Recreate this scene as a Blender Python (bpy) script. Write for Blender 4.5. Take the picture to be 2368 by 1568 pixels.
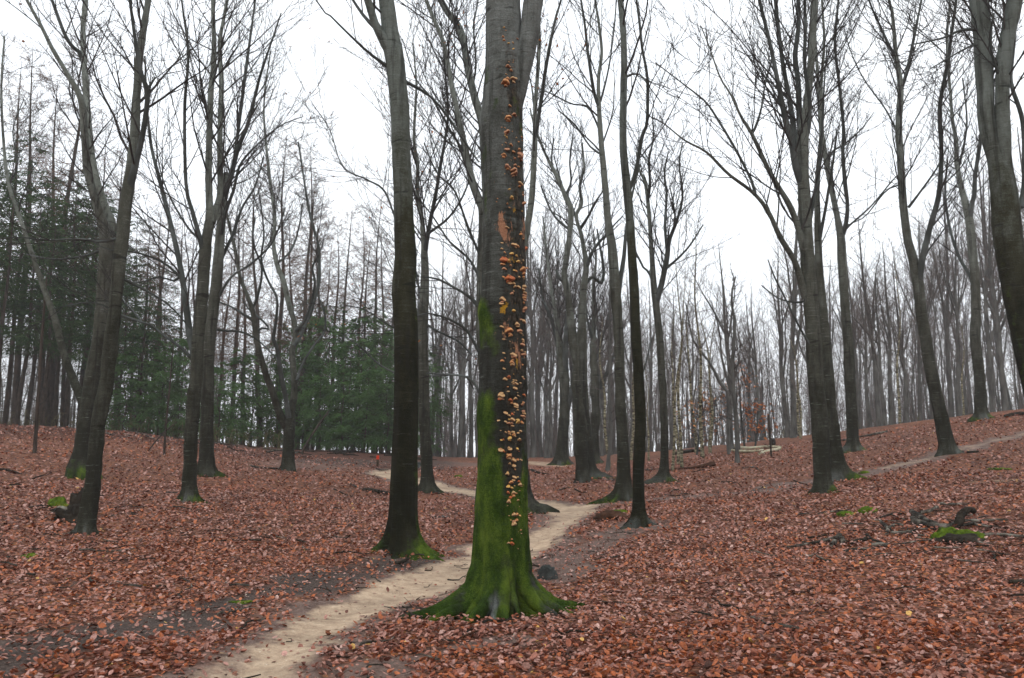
import bpy, math
import numpy as np
from mathutils import Vector

# ------------------------------------------------------------------ camera, world, sun, exposure
SC = bpy.context.scene
for o in list(bpy.data.objects):
    bpy.data.objects.remove(o)
PI = math.pi
IW, IH, FL, HOR = 2367.0, 1568.0, 1822.0, 1030.0     # picture units used for measuring the photograph
PITCH = math.atan((HOR - IH / 2) / FL)
CAMZ = 1.6
cd = bpy.data.cameras.new('camera')
cam = bpy.data.objects.new('camera', cd)
SC.collection.objects.link(cam)
cam.location = (0, 0, CAMZ)
cam.rotation_euler = (PI / 2 + PITCH, 0, 0)
cd.sensor_width = 36.0
cd.lens = 36.0 * FL / IW
cd.clip_start = 0.05
cd.clip_end = 2000
cd.dof.use_dof = True
cd.dof.focus_distance = 8.0
cd.dof.aperture_fstop = 3.8
SC.camera = cam

SUN_EL, SUN_ROT = math.radians(48), math.radians(200)
w = bpy.data.worlds.new('World')
SC.world = w
w.use_nodes = True
nt = w.node_tree
nt.nodes.clear()
sky = nt.nodes.new('ShaderNodeTexSky')
sky.sky_type = 'NISHITA'
sky.sun_disc = False
sky.sun_elevation = SUN_EL
sky.sun_rotation = SUN_ROT
tc = nt.nodes.new('ShaderNodeTexCoord')
mp = nt.nodes.new('ShaderNodeMapping')
mp.inputs['Scale'].default_value = (1, 1, 2.2)
nz = nt.nodes.new('ShaderNodeTexNoise')
nz.inputs['Scale'].default_value = 1.6
nz.inputs['Detail'].default_value = 5
cr = nt.nodes.new('ShaderNodeValToRGB')
cr.color_ramp.elements[0].position = 0.3
cr.color_ramp.elements[0].color = (10.9, 11.5, 12.3, 1)
cr.color_ramp.elements[1].position = 0.7
cr.color_ramp.elements[1].color = (12.2, 12.6, 13.0, 1)
mx = nt.nodes.new('ShaderNodeMixRGB')
mx.inputs[0].default_value = 0.9
bg = nt.nodes.new('ShaderNodeBackground')
bg.inputs['Strength'].default_value = 0.1
wo = nt.nodes.new('ShaderNodeOutputWorld')
L = nt.links.new
L(tc.outputs['Generated'], mp.inputs[0]); L(mp.outputs[0], nz.inputs[0]); L(nz.outputs[0], cr.inputs[0])
L(sky.outputs[0], mx.inputs[1]); L(cr.outputs[0], mx.inputs[2])
L(mx.outputs[0], bg.inputs[0]); L(bg.outputs[0], wo.inputs[0])

sd = bpy.data.lights.new('sun', 'SUN')
sd.energy = 0.5
sd.angle = math.radians(25)
sd.color = (1.0, 0.97, 0.93)
so = bpy.data.objects.new('sun', sd)
SC.collection.objects.link(so)
so.rotation_euler = (PI / 2 - SUN_EL, 0, PI - SUN_ROT)

SC.view_settings.view_transform = 'Standard'
SC.view_settings.look = 'None'
SC.view_settings.gamma = 1
SC.view_settings.use_curve_mapping = False
SC.view_settings.exposure = 0.36
SC.cycles.max_bounces = 6
SC.cycles.diffuse_bounces = 3
SC.cycles.volume_bounces = 1
SC.cycles.volume_max_steps = 64

# ------------------------------------------------------------------ measuring helpers
CP, SP = math.cos(PITCH), math.sin(PITCH)
def ray(px, py):
    x = (px - IW / 2) / FL
    y = (IH / 2 - py) / FL
    return np.array([x, CP - y * SP, SP + y * CP])
def at_depth(px, py, Y):
    d = ray(px, py)
    return np.array([0, 0, CAMZ]) + d * (Y / d[1])
def cdepth(p):
    return p[..., 1] * CP + (p[..., 2] - CAMZ) * SP
def project(p):
    q = p - np.array([0, 0, CAMZ])
    zc = q[..., 1] * CP + q[..., 2] * SP
    yc = -q[..., 1] * SP + q[..., 2] * CP
    return IW / 2 + q[..., 0] / zc * FL, IH / 2 - yc / zc * FL
def sm(a, b, x):
    t = np.clip((x - a) / (b - a), 0, 1)
    return t * t * (3 - 2 * t)
def hsh(i, j, k, s):
    n = (i * 374761393 + j * 668265263 + k * 2147483647 + s * 974711) & 0x7fffffff
    n = ((n ^ (n >> 13)) * 1274126177) & 0x7fffffff
    n = ((n ^ (n >> 11)) * 60493 + 1376312589) & 0x7fffffff
    return ((n ^ (n >> 15)) & 0xffff) / 65535.0
def vn3(x, y, z, s=0):
    x, y, z = np.broadcast_arrays(x, y, z)
    i, j, k = np.floor(x).astype(np.int64), np.floor(y).astype(np.int64), np.floor(z).astype(np.int64)
    u, v, q = x - i, y - j, z - k
    u, v, q = u*u*(3-2*u), v*v*(3-2*v), q*q*(3-2*q)
    r = 0
    for a in (0, 1):
        for b in (0, 1):
            for c in (0, 1):
                r = r + hsh(i+a, j+b, k+c, s) * (u if a else 1-u) * (v if b else 1-v) * (q if c else 1-q)
    return r
def vn2(x, y, s=0):
    x, y = np.broadcast_arrays(x, y)
    i, j = np.floor(x).astype(np.int64), np.floor(y).astype(np.int64)
    u, v = x - i, y - j
    u, v = u*u*(3-2*u), v*v*(3-2*v)
    r = 0
    for a in (0, 1):
        for b in (0, 1):
            r = r + hsh(i+a, j+b, i*0, s) * (u if a else 1-u) * (v if b else 1-v)
    return r
def fb2(x, y, s=0, o=3):
    r, a, t = 0, 1.0, 0
    for q in range(o):
        r = r + a * vn2(x * 2**q + 13.7*q, y * 2**q + 7.3*q, s + q); t += a; a *= 0.5
    return r / t
def fb3(x, y, z, s=0, o=3):
    r, a, t = 0, 1.0, 0
    for q in range(o):
        r = r + a * vn3(x * 2**q + 13.7*q, y * 2**q + 7.3*q, z * 2**q, s + q); t += a; a *= 0.5
    return r / t

# ------------------------------------------------------------------ terrain: heights measured along sight lines
COLS = {
 -300: [(1568,5.2),(1300,9),(1190,12),(1085,17),(1010,23),(962,29)],
 0:   [(1568,5.2),(1300,9),(1200,12),(1100,17),(1025,23),(977,29)],
 300: [(1568,5.2),(1330,9),(1200,12.5),(1120,17),(1040,24),(992,31)],
 600: [(1568,5.3),(1380,8.3),(1250,11.5),(1150,17),(1090,23),(1050,31),(1034,38)],
 900: [(1568,5.3),(1400,8),(1280,11.7),(1180,16.5),(1120,23),(1080,31),(1052,38)],
 1160:[(1568,5.4),(1425,7.8),(1290,11.7),(1200,16),(1140,22),(1100,30),(1067,42)],
 1450:[(1568,5.4),(1400,7.8),(1300,10.3),(1215,14),(1160,18),(1120,23),(1085,30),(1062,38),(1054,46)],
 1700:[(1568,5.2),(1400,7.4),(1300,9.6),(1200,13),(1140,17),(1090,23),(1050,31),(1024,42)],
 1900:[(1568,5.0),(1400,7.2),(1300,9.3),(1200,12.5),(1140,16),(1080,21),(1030,29),(1002,38)],
 2150:[(1568,4.8),(1400,7),(1300,8.8),(1200,11.8),(1120,15),(1050,20),(1000,27),(965,33)],
 2367:[(1568,4.6),(1400,6.8),(1300,8.5),(1200,11.2),(1130,14.5),(1050,18.5),(980,24),(942,30)],
 2700:[(1568,4.6),(1400,6.8),(1290,8.5),(1180,11.2),(1100,14.5),(1010,18.5),(935,24),(890,30)],
}
LR = np.linspace(math.log(0.5), math.log(900), 220)
NAZ = 361
AZ = np.linspace(-PI, PI, NAZ)
colaz, colz = [], []
for px, pts in COLS.items():
    rs, zs, az = [0.5, 2.5], [0.0, 0.0], 0
    for py, Y in pts:
        p = at_depth(px, py, Y)
        rs.append(math.hypot(p[0], p[1])); zs.append(p[2])
    p = at_depth(px, 1030, 10)
    rc, zc = rs[-1], zs[-1]
    rs += [rc * 1.25, rc * 2, rc * 4, 900]; zs += [zc - 0.05, zc - 0.6, zc - 2.0, zc - 6.0]
    colaz.append(math.atan2(p[0], p[1])); colz.append(np.interp(LR, np.log(rs), zs))
colz = np.array(colz)
colaz = np.array([-PI, -1.5] + colaz + [1.5, PI])
colz = np.vstack([colz[:1] * 0.2, colz[:1] * 0.9, colz, colz[-1:] * 0.9, colz[:1] * 0.2])
TAB = np.zeros((NAZ, len(LR)))
for j in range(len(LR)):
    TAB[:, j] = np.interp(AZ, colaz, colz[:, j])
def blur(T, ax, n):
    k = np.exp(-np.linspace(-2, 2, 2*n+1)**2); k /= k.sum()
    pad = [(0, 0), (0, 0)]; pad[ax] = (n, n)
    Q = np.pad(T, pad, mode='edge')
    return np.apply_along_axis(lambda m: np.convolve(m, k, 'valid'), ax, Q)
TAB = blur(blur(TAB, 0, 7), 1, 4)
def height(x, y):
    x, y = np.asarray(x, float), np.asarray(y, float)
    r = np.hypot(x, y) + 1e-6
    a = (np.arctan2(x, y) + PI) / (2*PI) * (NAZ - 1)
    b = (np.clip(np.log(r), LR[0], LR[-1]) - LR[0]) / (LR[1] - LR[0])
    i = np.clip(a.astype(int), 0, NAZ-2); j = np.clip(b.astype(int), 0, len(LR)-2)
    u, v = a - i, b - j
    z = (TAB[i, j]*(1-u)*(1-v) + TAB[i+1, j]*u*(1-v) + TAB[i, j+1]*(1-u)*v + TAB[i+1, j+1]*u*v)
    amp = np.clip(r / 60, 0.25, 1.0)
    z = z + 0.16 * amp * (fb2(x * 0.45, y * 0.45, 5, 2) - 0.5) + 0.05 * (vn2(x * 1.7, y * 1.7, 9) - 0.5)
    return z
def ground_at(px, py, far=200):
    d = ray(px, py)
    ts = np.exp(np.linspace(math.log(2.0), math.log(far), 900))
    P = ts[:, None] * (d / d[1])[None]
    below = (P[:, 2] + CAMZ) < height(P[:, 0], P[:, 1])
    i = int(np.argmax(below)) if below.any() else len(ts) - 1
    a, b = ts[max(i-1, 0)], ts[i]
    for _ in range(14):
        m = 0.5 * (a + b)
        p = m * d / d[1]
        if p[2] + CAMZ < float(height(p[0], p[1])): b = m
        else: a = m
    p = b * d / d[1]
    return np.array([p[0], p[1], float(height(p[0], p[1]))])

# ------------------------------------------------------------------ mesh writing
class Buf:
    def __init__(s): s.V, s.Q, s.T, s.C, s.n = [], [], [], [], 0
    def add(s, V, Q=None, T=None, C=None):
        V = np.asarray(V, float).reshape(-1, 3)
        if Q is not None and len(Q): s.Q.append(np.asarray(Q, np.int64).reshape(-1, 4) + s.n)
        if T is not None and len(T): s.T.append(np.asarray(T, np.int64).reshape(-1, 3) + s.n)
        if C is None: C = np.zeros((len(V), 4))
        s.V.append(V); s.C.append(np.broadcast_to(C, (len(V), 4))); s.n += len(V)
    def mesh(s, name, mat, origin=(0, 0, 0), smooth=True, color=True):
        me = bpy.data.meshes.new(name)
        V = np.concatenate(s.V) - np.asarray(origin)
        Q = np.concatenate(s.Q) if s.Q else np.zeros((0, 4), np.int64)
        T = np.concatenate(s.T) if s.T else np.zeros((0, 3), np.int64)
        me.vertices.add(len(V)); me.vertices.foreach_set('co', V.astype(np.float32).ravel())
        loops = np.concatenate([Q.ravel(), T.ravel()])
        me.loops.add(len(loops)); me.loops.foreach_set('vertex_index', loops.astype(np.int32))
        ls = np.concatenate([np.arange(len(Q)) * 4, len(Q)*4 + np.arange(len(T)) * 3])
        me.polygons.add(len(ls)); me.polygons.foreach_set('loop_start', ls.astype(np.int32))
        me.polygons.foreach_set('use_smooth', np.full(len(ls), smooth))
        if color:
            at = me.color_attributes.new('paint', 'FLOAT_COLOR', 'POINT')
            at.data.foreach_set('color', np.concatenate(s.C).astype(np.float32).ravel())
        me.update(calc_edges=True)
        if mat: me.materials.append(mat)
        return me
COL = SC.collection
def link(name, data, parent=None, loc=None):
    o = bpy.data.objects.new(name, data)
    COL.objects.link(o)
    if parent is not None: o.parent = parent
    if loc is not None: o.location = loc
    return o
def tag(o, label=None, cat=None, group=None, kind=None):
    if label: o['label'] = label
    if cat: o['category'] = cat
    if group: o['group'] = group
    if kind: o['kind'] = kind
    return o
def unit(v): return v / (np.linalg.norm(v, axis=-1, keepdims=True) + 1e-9)
def tubes(buf, P, R, sides=3, C=None, cap=False):
    """P [N,K,3], R [N,K] -> tubes"""
    N, K = P.shape[:2]
    T = np.empty_like(P)
    T[:, 1:-1] = P[:, 2:] - P[:, :-2]; T[:, 0] = P[:, 1] - P[:, 0]; T[:, -1] = P[:, -1] - P[:, -2]
    T = unit(T)
    ref = np.where(np.abs(T[:, :1, 2:3]) > 0.8, np.array([[[1.0, 0, 0]]]), np.array([[[0, 0, 1.0]]]))
    ref = np.broadcast_to(ref, P.shape)
    A = unit(np.cross(T, ref)); B = np.cross(T, A)
    th = np.arange(sides) * 2 * PI / sides
    ring = (A[:, :, None] * np.cos(th)[None, None, :, None] + B[:, :, None] * np.sin(th)[None, None, :, None])
    V = P[:, :, None] + ring * R[:, :, None, None]
    idx = np.arange(N * K * sides).reshape(N, K, sides)
    a, b = idx[:, :-1], idx[:, 1:]
    Q = np.stack([a, np.roll(a, -1, 2), np.roll(b, -1, 2), b], -1).reshape(-1, 4)
    CC = None
    if C is not None:
        CC = np.broadcast_to(np.asarray(C, float).reshape(-1, 1, 1, 4), (N, K, sides, 4)).reshape(-1, 4) if np.asarray(C).ndim == 2 else np.broadcast_to(C, (N*K*sides, 4))
    T3 = None
    if cap:
        T3 = []
        for e in (0, K-1):
            for s_ in range(1, sides-1):
                T3.append(np.stack([idx[:, e, 0], idx[:, e, s_], idx[:, e, s_+1]], -1))
        T3 = np.concatenate(T3)
    buf.add(V.reshape(-1, 3), Q, T3, CC)
def catmull(P, n):
    P = np.asarray(P, float)
    if len(P) == 2: P = np.vstack([P[0], (P[0]+P[1])/2, P[1]])
    Q = np.vstack([2*P[0]-P[1], P, 2*P[-1]-P[-2]])
    seg = np.linalg.norm(np.diff(P[:, :3], axis=0), axis=1); s = np.concatenate([[0], np.cumsum(seg)])
    t = np.linspace(0, s[-1], n)
    i = np.clip(np.searchsorted(s, t, 'right') - 1, 0, len(P)-2)
    u = ((t - s[i]) / (s[i+1]-s[i] + 1e-9))[:, None]
    p0, p1, p2, p3 = Q[i], Q[i+1], Q[i+2], Q[i+3]
    out = 0.5*((2*p1) + (-p0+p2)*u + (2*p0-5*p1+4*p2-p3)*u**2 + (-p0+3*p1-3*p2+p3)*u**3)
    out[:, 3:] = (p1 + (p2 - p1) * u)[:, 3:]
    return out
def grow(rng, P, R, n, t0, t1, L, ang, up, K, rs, wig=0.12, rmin=0.003, rmax=9, lenfall=0.5, flat=0.0, gain=1.0, absL=False):
    """n children on every parent polyline"""
    N, Kp = P.shape[:2]
    t = t0 + (t1 - t0) * (np.arange(n)[None] + rng.uniform(0.1, 0.9, (N, n))) / n
    f = t * (Kp - 1); i = np.clip(f.astype(int), 0, Kp-2); u = (f - i)[..., None]
    I = np.arange(N)[:, None]
    p = P[I, i] * (1-u) + P[I, i+1] * u
    r = R[I, i] * (1-u[..., 0]) + R[I, i+1] * u[..., 0]
    T = unit(P[I, i+1] - P[I, i])
    plen = np.linalg.norm(np.diff(P, axis=1), axis=2).sum(1)[:, None]
    ref = np.where(np.abs(T[..., 2:3]) > 0.9, np.array([1.0, 0, 0]), np.array([0, 0, 1.0]))
    A = unit(np.cross(T, ref)); B = np.cross(T, A)
    ph = rng.uniform(0, 2*PI, (N, n))
    if flat > 0:
        ph0 = np.where((np.arange(n)[None] % 2) == 0, 0.0, PI) + rng.normal(0, 0.5, (N, n))
        ph = np.where(rng.uniform(0, 1, (N, n)) < flat, ph0, ph)
    an = ang * rng.uniform(0.7, 1.3, (N, n))
    D = T * np.cos(an)[..., None] + (A * np.cos(ph)[..., None] + B * np.sin(ph)[..., None]) * np.sin(an)[..., None]
    ln = (L if absL else L * plen) * (1 - lenfall * t) * rng.uniform(0.6, 1.25, (N, n))
    D = D.reshape(-1, 3); p = p.reshape(-1, 3); r = r.ravel(); ln = ln.ravel()
    M = len(p)
    out = np.empty((M, K, 3)); out[:, 0] = p
    st = (ln / (K-1))[:, None]
    d = D
    for k in range(1, K):
        d = unit(d + np.array([0, 0, up]) / (K-1) + rng.normal(0, wig, (M, 3)))
        out[:, k] = out[:, k-1] + d * st
    r0 = np.clip(r * rs * gain, rmin, rmax)
    RR = r0[:, None] * (1 - np.linspace(0, 1, K)[None] * 0.75)
    return out, np.maximum(RR, rmin * 0.6)

# ------------------------------------------------------------------ materials
def new_mat(name):
    m = bpy.data.materials.new(name); m.use_nodes = True
    nt = m.node_tree; nt.nodes.clear()
    return m, nt
class NB:
    def __init__(s, nt): s.nt = nt
    def n(s, t, **k):
        nd = s.nt.nodes.new('ShaderNode' + t)
        for a, b in k.items(): setattr(nd, a, b)
        return nd
    def l(s, a, b): s.nt.links.new(a, b)
    def coord(s, scale=(1, 1, 1), src='Object'):
        t = s.n('TexCoord'); m = s.n('Mapping'); m.inputs['Scale'].default_value = scale
        s.l(t.outputs[src], m.inputs[0]); return m.outputs[0]
    def noise(s, vec, scale=5, detail=4, rough=0.55, dist=0.0):
        t = s.n('TexNoise'); s.l(vec, t.inputs['Vector'])
        t.inputs['Scale'].default_value = scale; t.inputs['Detail'].default_value = detail
        t.inputs['Roughness'].default_value = rough; t.inputs['Distortion'].default_value = dist
        return t.outputs[0]
    def ramp(s, fac, stops):
        r = s.n('ValToRGB'); e = r.color_ramp.elements
        while len(e) < len(stops): e.new(0.5)
        for i, (p, c) in enumerate(stops):
            e[i].position = p; e[i].color = (c, c, c, 1) if isinstance(c, (int, float)) else (*c, 1)
        s.l(fac, r.inputs[0]); return r.outputs[0]
    def mix(s, fac, a, b, mode='MIX'):
        m = s.n('MixRGB', blend_type=mode)
        for v, i in ((fac, 0), (a, 1), (b, 2)):
            if isinstance(v, (int, float)): m.inputs[i].default_value = v if i == 0 else (v, v, v, 1)
            elif isinstance(v, tuple): m.inputs[i].default_value = (*v, 1)
            else: s.l(v, m.inputs[i])
        return m.outputs[0]
    def math(s, op, a, b=0.0, clamp=False):
        m = s.n('Math', operation=op, use_clamp=clamp)
        for v, i in ((a, 0), (b, 1)):
            if isinstance(v, (int, float)): m.inputs[i].default_value = v
            else: s.l(v, m.inputs[i])
        return m.outputs[0]
    def out(s, col, rough=0.8, bumps=(), spec=0.3, sub=None):
        b = s.n('BsdfPrincipled'); o = s.n('OutputMaterial')
        if isinstance(col, tuple): b.inputs['Base Color'].default_value = (*col, 1)
        else: s.l(col, b.inputs['Base Color'])
        if isinstance(rough, (int, float)): b.inputs['Roughness'].default_value = rough
        else: s.l(rough, b.inputs['Roughness'])
        b.inputs['Specular IOR Level'].default_value = spec
        prev = None
        for h, d, k in bumps:
            bp = s.n('Bump'); bp.inputs['Strength'].default_value = k; bp.inputs['Distance'].default_value = d
            s.l(h, bp.inputs['Height'])
            if prev is not None: s.l(prev, bp.inputs['Normal'])
            prev = bp.outputs[0]
        if prev is not None: s.l(prev, b.inputs['Normal'])
        s.l(b.outputs[0], o.inputs[0])
        return b

def bark(name, low, mid, high, hi_z=9.0, lo_z=1.5, moss_bias=0.0, pale_mark=0.5):
    m, nt = new_mat(name); B = NB(nt)
    c = B.coord()
    big = B.noise(B.coord((1, 1, 0.5)), 3.0, 8, 0.68)
    line = B.noise(B.coord((2.2, 2.2, 26)), 1.6, 5, 0.65, 0.3)
    line2 = B.noise(B.coord((1.1, 1.1, 5.5)), 2.0, 3, 0.6, 0.8)
    fine = B.noise(c, 70, 6, 0.7)
    streak = B.noise(B.coord((7, 7, 0.35)), 1.5, 5, 0.6)
    pits = B.noise(B.coord((14, 14, 45)), 1.0, 3, 0.5)
    sx = B.n('SeparateXYZ'); t = B.n('TexCoord'); B.l(t.outputs['Object'], sx.inputs[0])
    mr = B.n('MapRange'); mr.inputs['From Min'].default_value = lo_z; mr.inputs['From Max'].default_value = hi_z
    mr.inputs['To Min'].default_value = -0.12; mr.inputs['To Max'].default_value = 0.42
    B.l(sx.outputs[2], mr.inputs[0])
    f = B.math('ADD', B.math('MULTIPLY_ADD', big, 0.9), mr.outputs[0])
    f = B.math('ADD', B.math('MULTIPLY', big, 0.9), mr.outputs[0])
    f = B.math('ADD', f, B.math('MULTIPLY', B.math('SUBTRACT', fine, 0.5), 0.5))
    f = B.math('ADD', f, B.math('MULTIPLY', B.math('SUBTRACT', line, 0.5), 0.2))
    col = B.ramp(f, [(0.28, low), (0.55, mid), (0.9, high)])
    col = B.mix(B.ramp(streak, [(0.52, 0.0), (0.68, 0.75)]), col, (0.018, 0.017, 0.013))
    col = B.mix(B.ramp(line, [(0.63, 0.0), (0.72, pale_mark)]), col, tuple(min(1, v * 1.5 + 0.02) for v in high))
    col = B.mix(B.ramp(line2, [(0.30, 0.7), (0.37, 0.0)]), col, (0.012, 0.012, 0.009))
    at = B.n('Attribute', attribute_name='paint'); sp = B.n('SeparateColor'); B.l(at.outputs['Color'], sp.inputs[0])
    mossn = B.noise(c, 5, 7, 0.72)
    mossf = B.noise(c, 90, 4, 0.7)
    pale = B.math('MULTIPLY', B.math('SUBTRACT', B.math('MULTIPLY', sp.outputs[1], -1.3), 0.25), B.ramp(mossn, [(0.3, 0.3), (0.55, 1.0)]), True)
    col = B.mix(pale, col, B.mix(B.ramp(fine, [(0.35, 0.0), (0.65, 1.0)]), (0.10, 0.11, 0.10), (0.27, 0.285, 0.265)))
    # wet dark rind
    wet = B.math('ADD', sp.outputs[1], B.math('MULTIPLY', B.math('SUBTRACT', mossn, 0.5), 1.3))
    col = B.mix(B.ramp(wet, [(0.42, 0.0), (0.62, 0.88)]), col, B.mix(B.ramp(B.noise(B.coord((30, 30, 14)), 1.0, 5, 0.75), [(0.42, 0.0), (0.62, 1.0)]), (0.007, 0.006, 0.004), (0.085, 0.064, 0.046)))
    # exposed wood under lost bark
    wv = B.math('ADD', sp.outputs[2], B.math('MULTIPLY', B.math('SUBTRACT', B.noise(B.coord((20, 20, 6)), 1.4, 6, 0.8), 0.5), 3.4))
    col = B.mix(B.ramp(wv, [(0.55, 0.0), (0.62, 1.0)]), col, B.mix(fine, (0.20, 0.085, 0.045), (0.42, 0.22, 0.13)))
    # yellow slime crust
    yv = B.math('ADD', at.outputs['Alpha'], B.math('MULTIPLY', B.math('SUBTRACT', B.noise(B.coord((24, 24, 12)), 1.4, 6, 0.8), 0.5), 3.2))
    col = B.mix(B.ramp(yv, [(0.6, 0.0), (0.7, 0.9)]), col, B.mix(fine, (0.25, 0.10, 0.008), (0.50, 0.30, 0.03)))
    # moss
    mv = B.math('ADD', B.math('ADD', sp.outputs[0], moss_bias), B.math('MULTIPLY', B.math('SUBTRACT', mossn, 0.5), 1.5))
    mfac = B.ramp(mv, [(0.37, 0.0), (0.86, 0.97)])
    mossn2 = B.noise(B.coord((1, 1, 0.6)), 4.2, 6, 0.7)
    mcol = B.ramp(B.math('ADD', B.math('MULTIPLY', mossf, 0.4), B.math('ADD', B.math('MULTIPLY', mossn2, 0.6), B.math('MULTIPLY', B.noise(B.coord((6, 6, 1.6)), 1.5, 5, 0.6), 0.35))),
                  [(0.50, (0.010, 0.018, 0.002)), (0.64, (0.032, 0.064, 0.007)), (0.82, (0.125, 0.180, 0.020))])
    col = B.mix(mfac, col, mcol)
    rg = B.ramp(fine, [(0.3, 0.7), (0.7, 0.95)])
    mb = B.math('MULTIPLY', mfac, mossf)
    B.out(col, rg, [(line2, 0.05, 0.45), (line, 0.02, 0.28), (big, 0.12, 0.5), (fine, 0.016, 0.8), (pits, 0.012, 0.4), (mb, 0.03, 0.9)], 0.06)
    return m
M = {}
M['bark'] = bark('beech_bark', (0.022, 0.022, 0.014), (0.075, 0.075, 0.058), (0.20, 0.215, 0.185))
M['bark_dark'] = bark('beech_bark_dark', (0.009, 0.009, 0.004), (0.034, 0.033, 0.018), (0.15, 0.165, 0.145), 7.5, 2.6, pale_mark=0.22)
M['bark_main'] = bark('beech_bark_fungus_tree', (0.022, 0.022, 0.017), (0.060, 0.062, 0.053), (0.19, 0.20, 0.185), 7.0, 2.2, pale_mark=0.3)

def plain(name, stops, scale=8, stretch=(1, 1, 1), rough=0.85, bump=0.01, attr=False, spec=0.06, bs=60):
    m, nt = new_mat(name); B = NB(nt)
    n = B.noise(B.coord(stretch), scale, 5, 0.6)
    col = B.ramp(n, stops)
    if attr:
        at = B.n('Attribute', attribute_name='paint')
        col = B.mix(1.0, at.outputs['Color'], B.ramp(n, [(0.34, 0.62), (0.66, 1.35)]), 'MULTIPLY')
    B.out(col, rough, [(B.noise(B.coord(), bs, 5, 0.65), bump, 0.7)], spec)
    return m
M['twig'] = plain('twig_bark', [(0.35, (0.025, 0.022, 0.020)), (0.65, (0.070, 0.062, 0.056))], 3)
M['limb'] = plain('limb_bark', [(0.3, (0.028, 0.029, 0.024)), (0.5, (0.062, 0.067, 0.060)), (0.74, (0.15, 0.165, 0.155))], 1.6, (1, 1, 0.7))
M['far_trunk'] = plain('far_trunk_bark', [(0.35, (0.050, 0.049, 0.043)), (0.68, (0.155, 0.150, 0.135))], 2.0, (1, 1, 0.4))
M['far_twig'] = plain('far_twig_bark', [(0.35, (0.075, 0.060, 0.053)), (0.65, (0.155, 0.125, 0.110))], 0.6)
M['larch_twig'] = plain('larch_twig_bark', [(0.35, (0.085, 0.048, 0.030)), (0.65, (0.17, 0.100, 0.066))], 0.5)
M['conifer_trunk'] = plain('conifer_trunk_bark', [(0.35, (0.026, 0.020, 0.015)), (0.65, (0.075, 0.058, 0.046))], 6, (1, 1, 0.3))
M['needles'] = plain('spruce_needles', [(0.3, (0.014, 0.032, 0.010)), (0.5, (0.034, 0.066, 0.020)), (0.72, (0.075, 0.12, 0.036))], 1.1, rough=0.7)
M['needles_young'] = plain('young_spruce_needles', [(0.3, (0.028, 0.062, 0.018)), (0.55, (0.065, 0.125, 0.036)), (0.8, (0.11, 0.19, 0.060))], 1.4, rough=0.7)
M['birch'] = plain('birch_bark', [(0.40, (0.03, 0.025, 0.018)), (0.50, (0.16, 0.14, 0.085)), (0.62, (0.36, 0.33, 0.22))], 5, (1, 1, 2.2))
M['wood'] = plain('weathered_wood', [(0.38, (0.014, 0.012, 0.009)), (0.52, (0.07, 0.06, 0.048)), (0.68, (0.26, 0.235, 0.19))], 6, (1, 1, 1), bump=0.012)
M['wood_dark'] = plain('wet_dark_wood', [(0.3, (0.010, 0.008, 0.006)), (0.6, (0.035, 0.028, 0.020)), (0.8, (0.08, 0.065, 0.05))], 7, bump=0.015)
M['wood_pale'] = plain('pale_birch_wood', [(0.3, (0.16, 0.13, 0.08)), (0.5, (0.42, 0.38, 0.26)), (0.8, (0.58, 0.54, 0.42))], 4, bump=0.012)
M['wood_red'] = plain('rotten_red_wood', [(0.3, (0.020, 0.010, 0.006)), (0.6, (0.075, 0.035, 0.020)), (0.8, (0.14, 0.08, 0.05))], 5, bump=0.015)
M['moss'] = plain('bright_moss', [(0.3, (0.025, 0.042, 0.004)), (0.52, (0.085, 0.13, 0.010)), (0.75, (0.20, 0.26, 0.025))], 9, bump=0.03, bs=90)
M['rock'] = plain('dark_grey_stone', [(0.3, (0.018, 0.019, 0.017)), (0.55, (0.055, 0.060, 0.055)), (0.8, (0.14, 0.15, 0.14))], 7, bump=0.02)
M['leafcol'] = plain('leaf_colour', [(0.3, 0.5), (0.7, 0.9)], 70, rough=0.55, bump=0.002, attr=True, spec=0.22)
M['post'] = plain('post_wood', [(0.3, (0.04, 0.028, 0.018)), (0.7, (0.10, 0.07, 0.045))], 9)
M['red'] = plain('orange_red_paint', [(0.3, (0.55, 0.035, 0.015)), (0.7, (0.75, 0.06, 0.02))], 6, rough=0.5)
M['fungus'] = plain('fungus_flesh', [(0.3, 0.5), (0.7, 0.9)], 30, rough=0.5, bump=0.004, attr=True, spec=0.4)
M['scrub'] = plain('dry_undergrowth', [(0.3, (0.045, 0.040, 0.020)), (0.7, (0.15, 0.13, 0.065))], 1.2)

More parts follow.
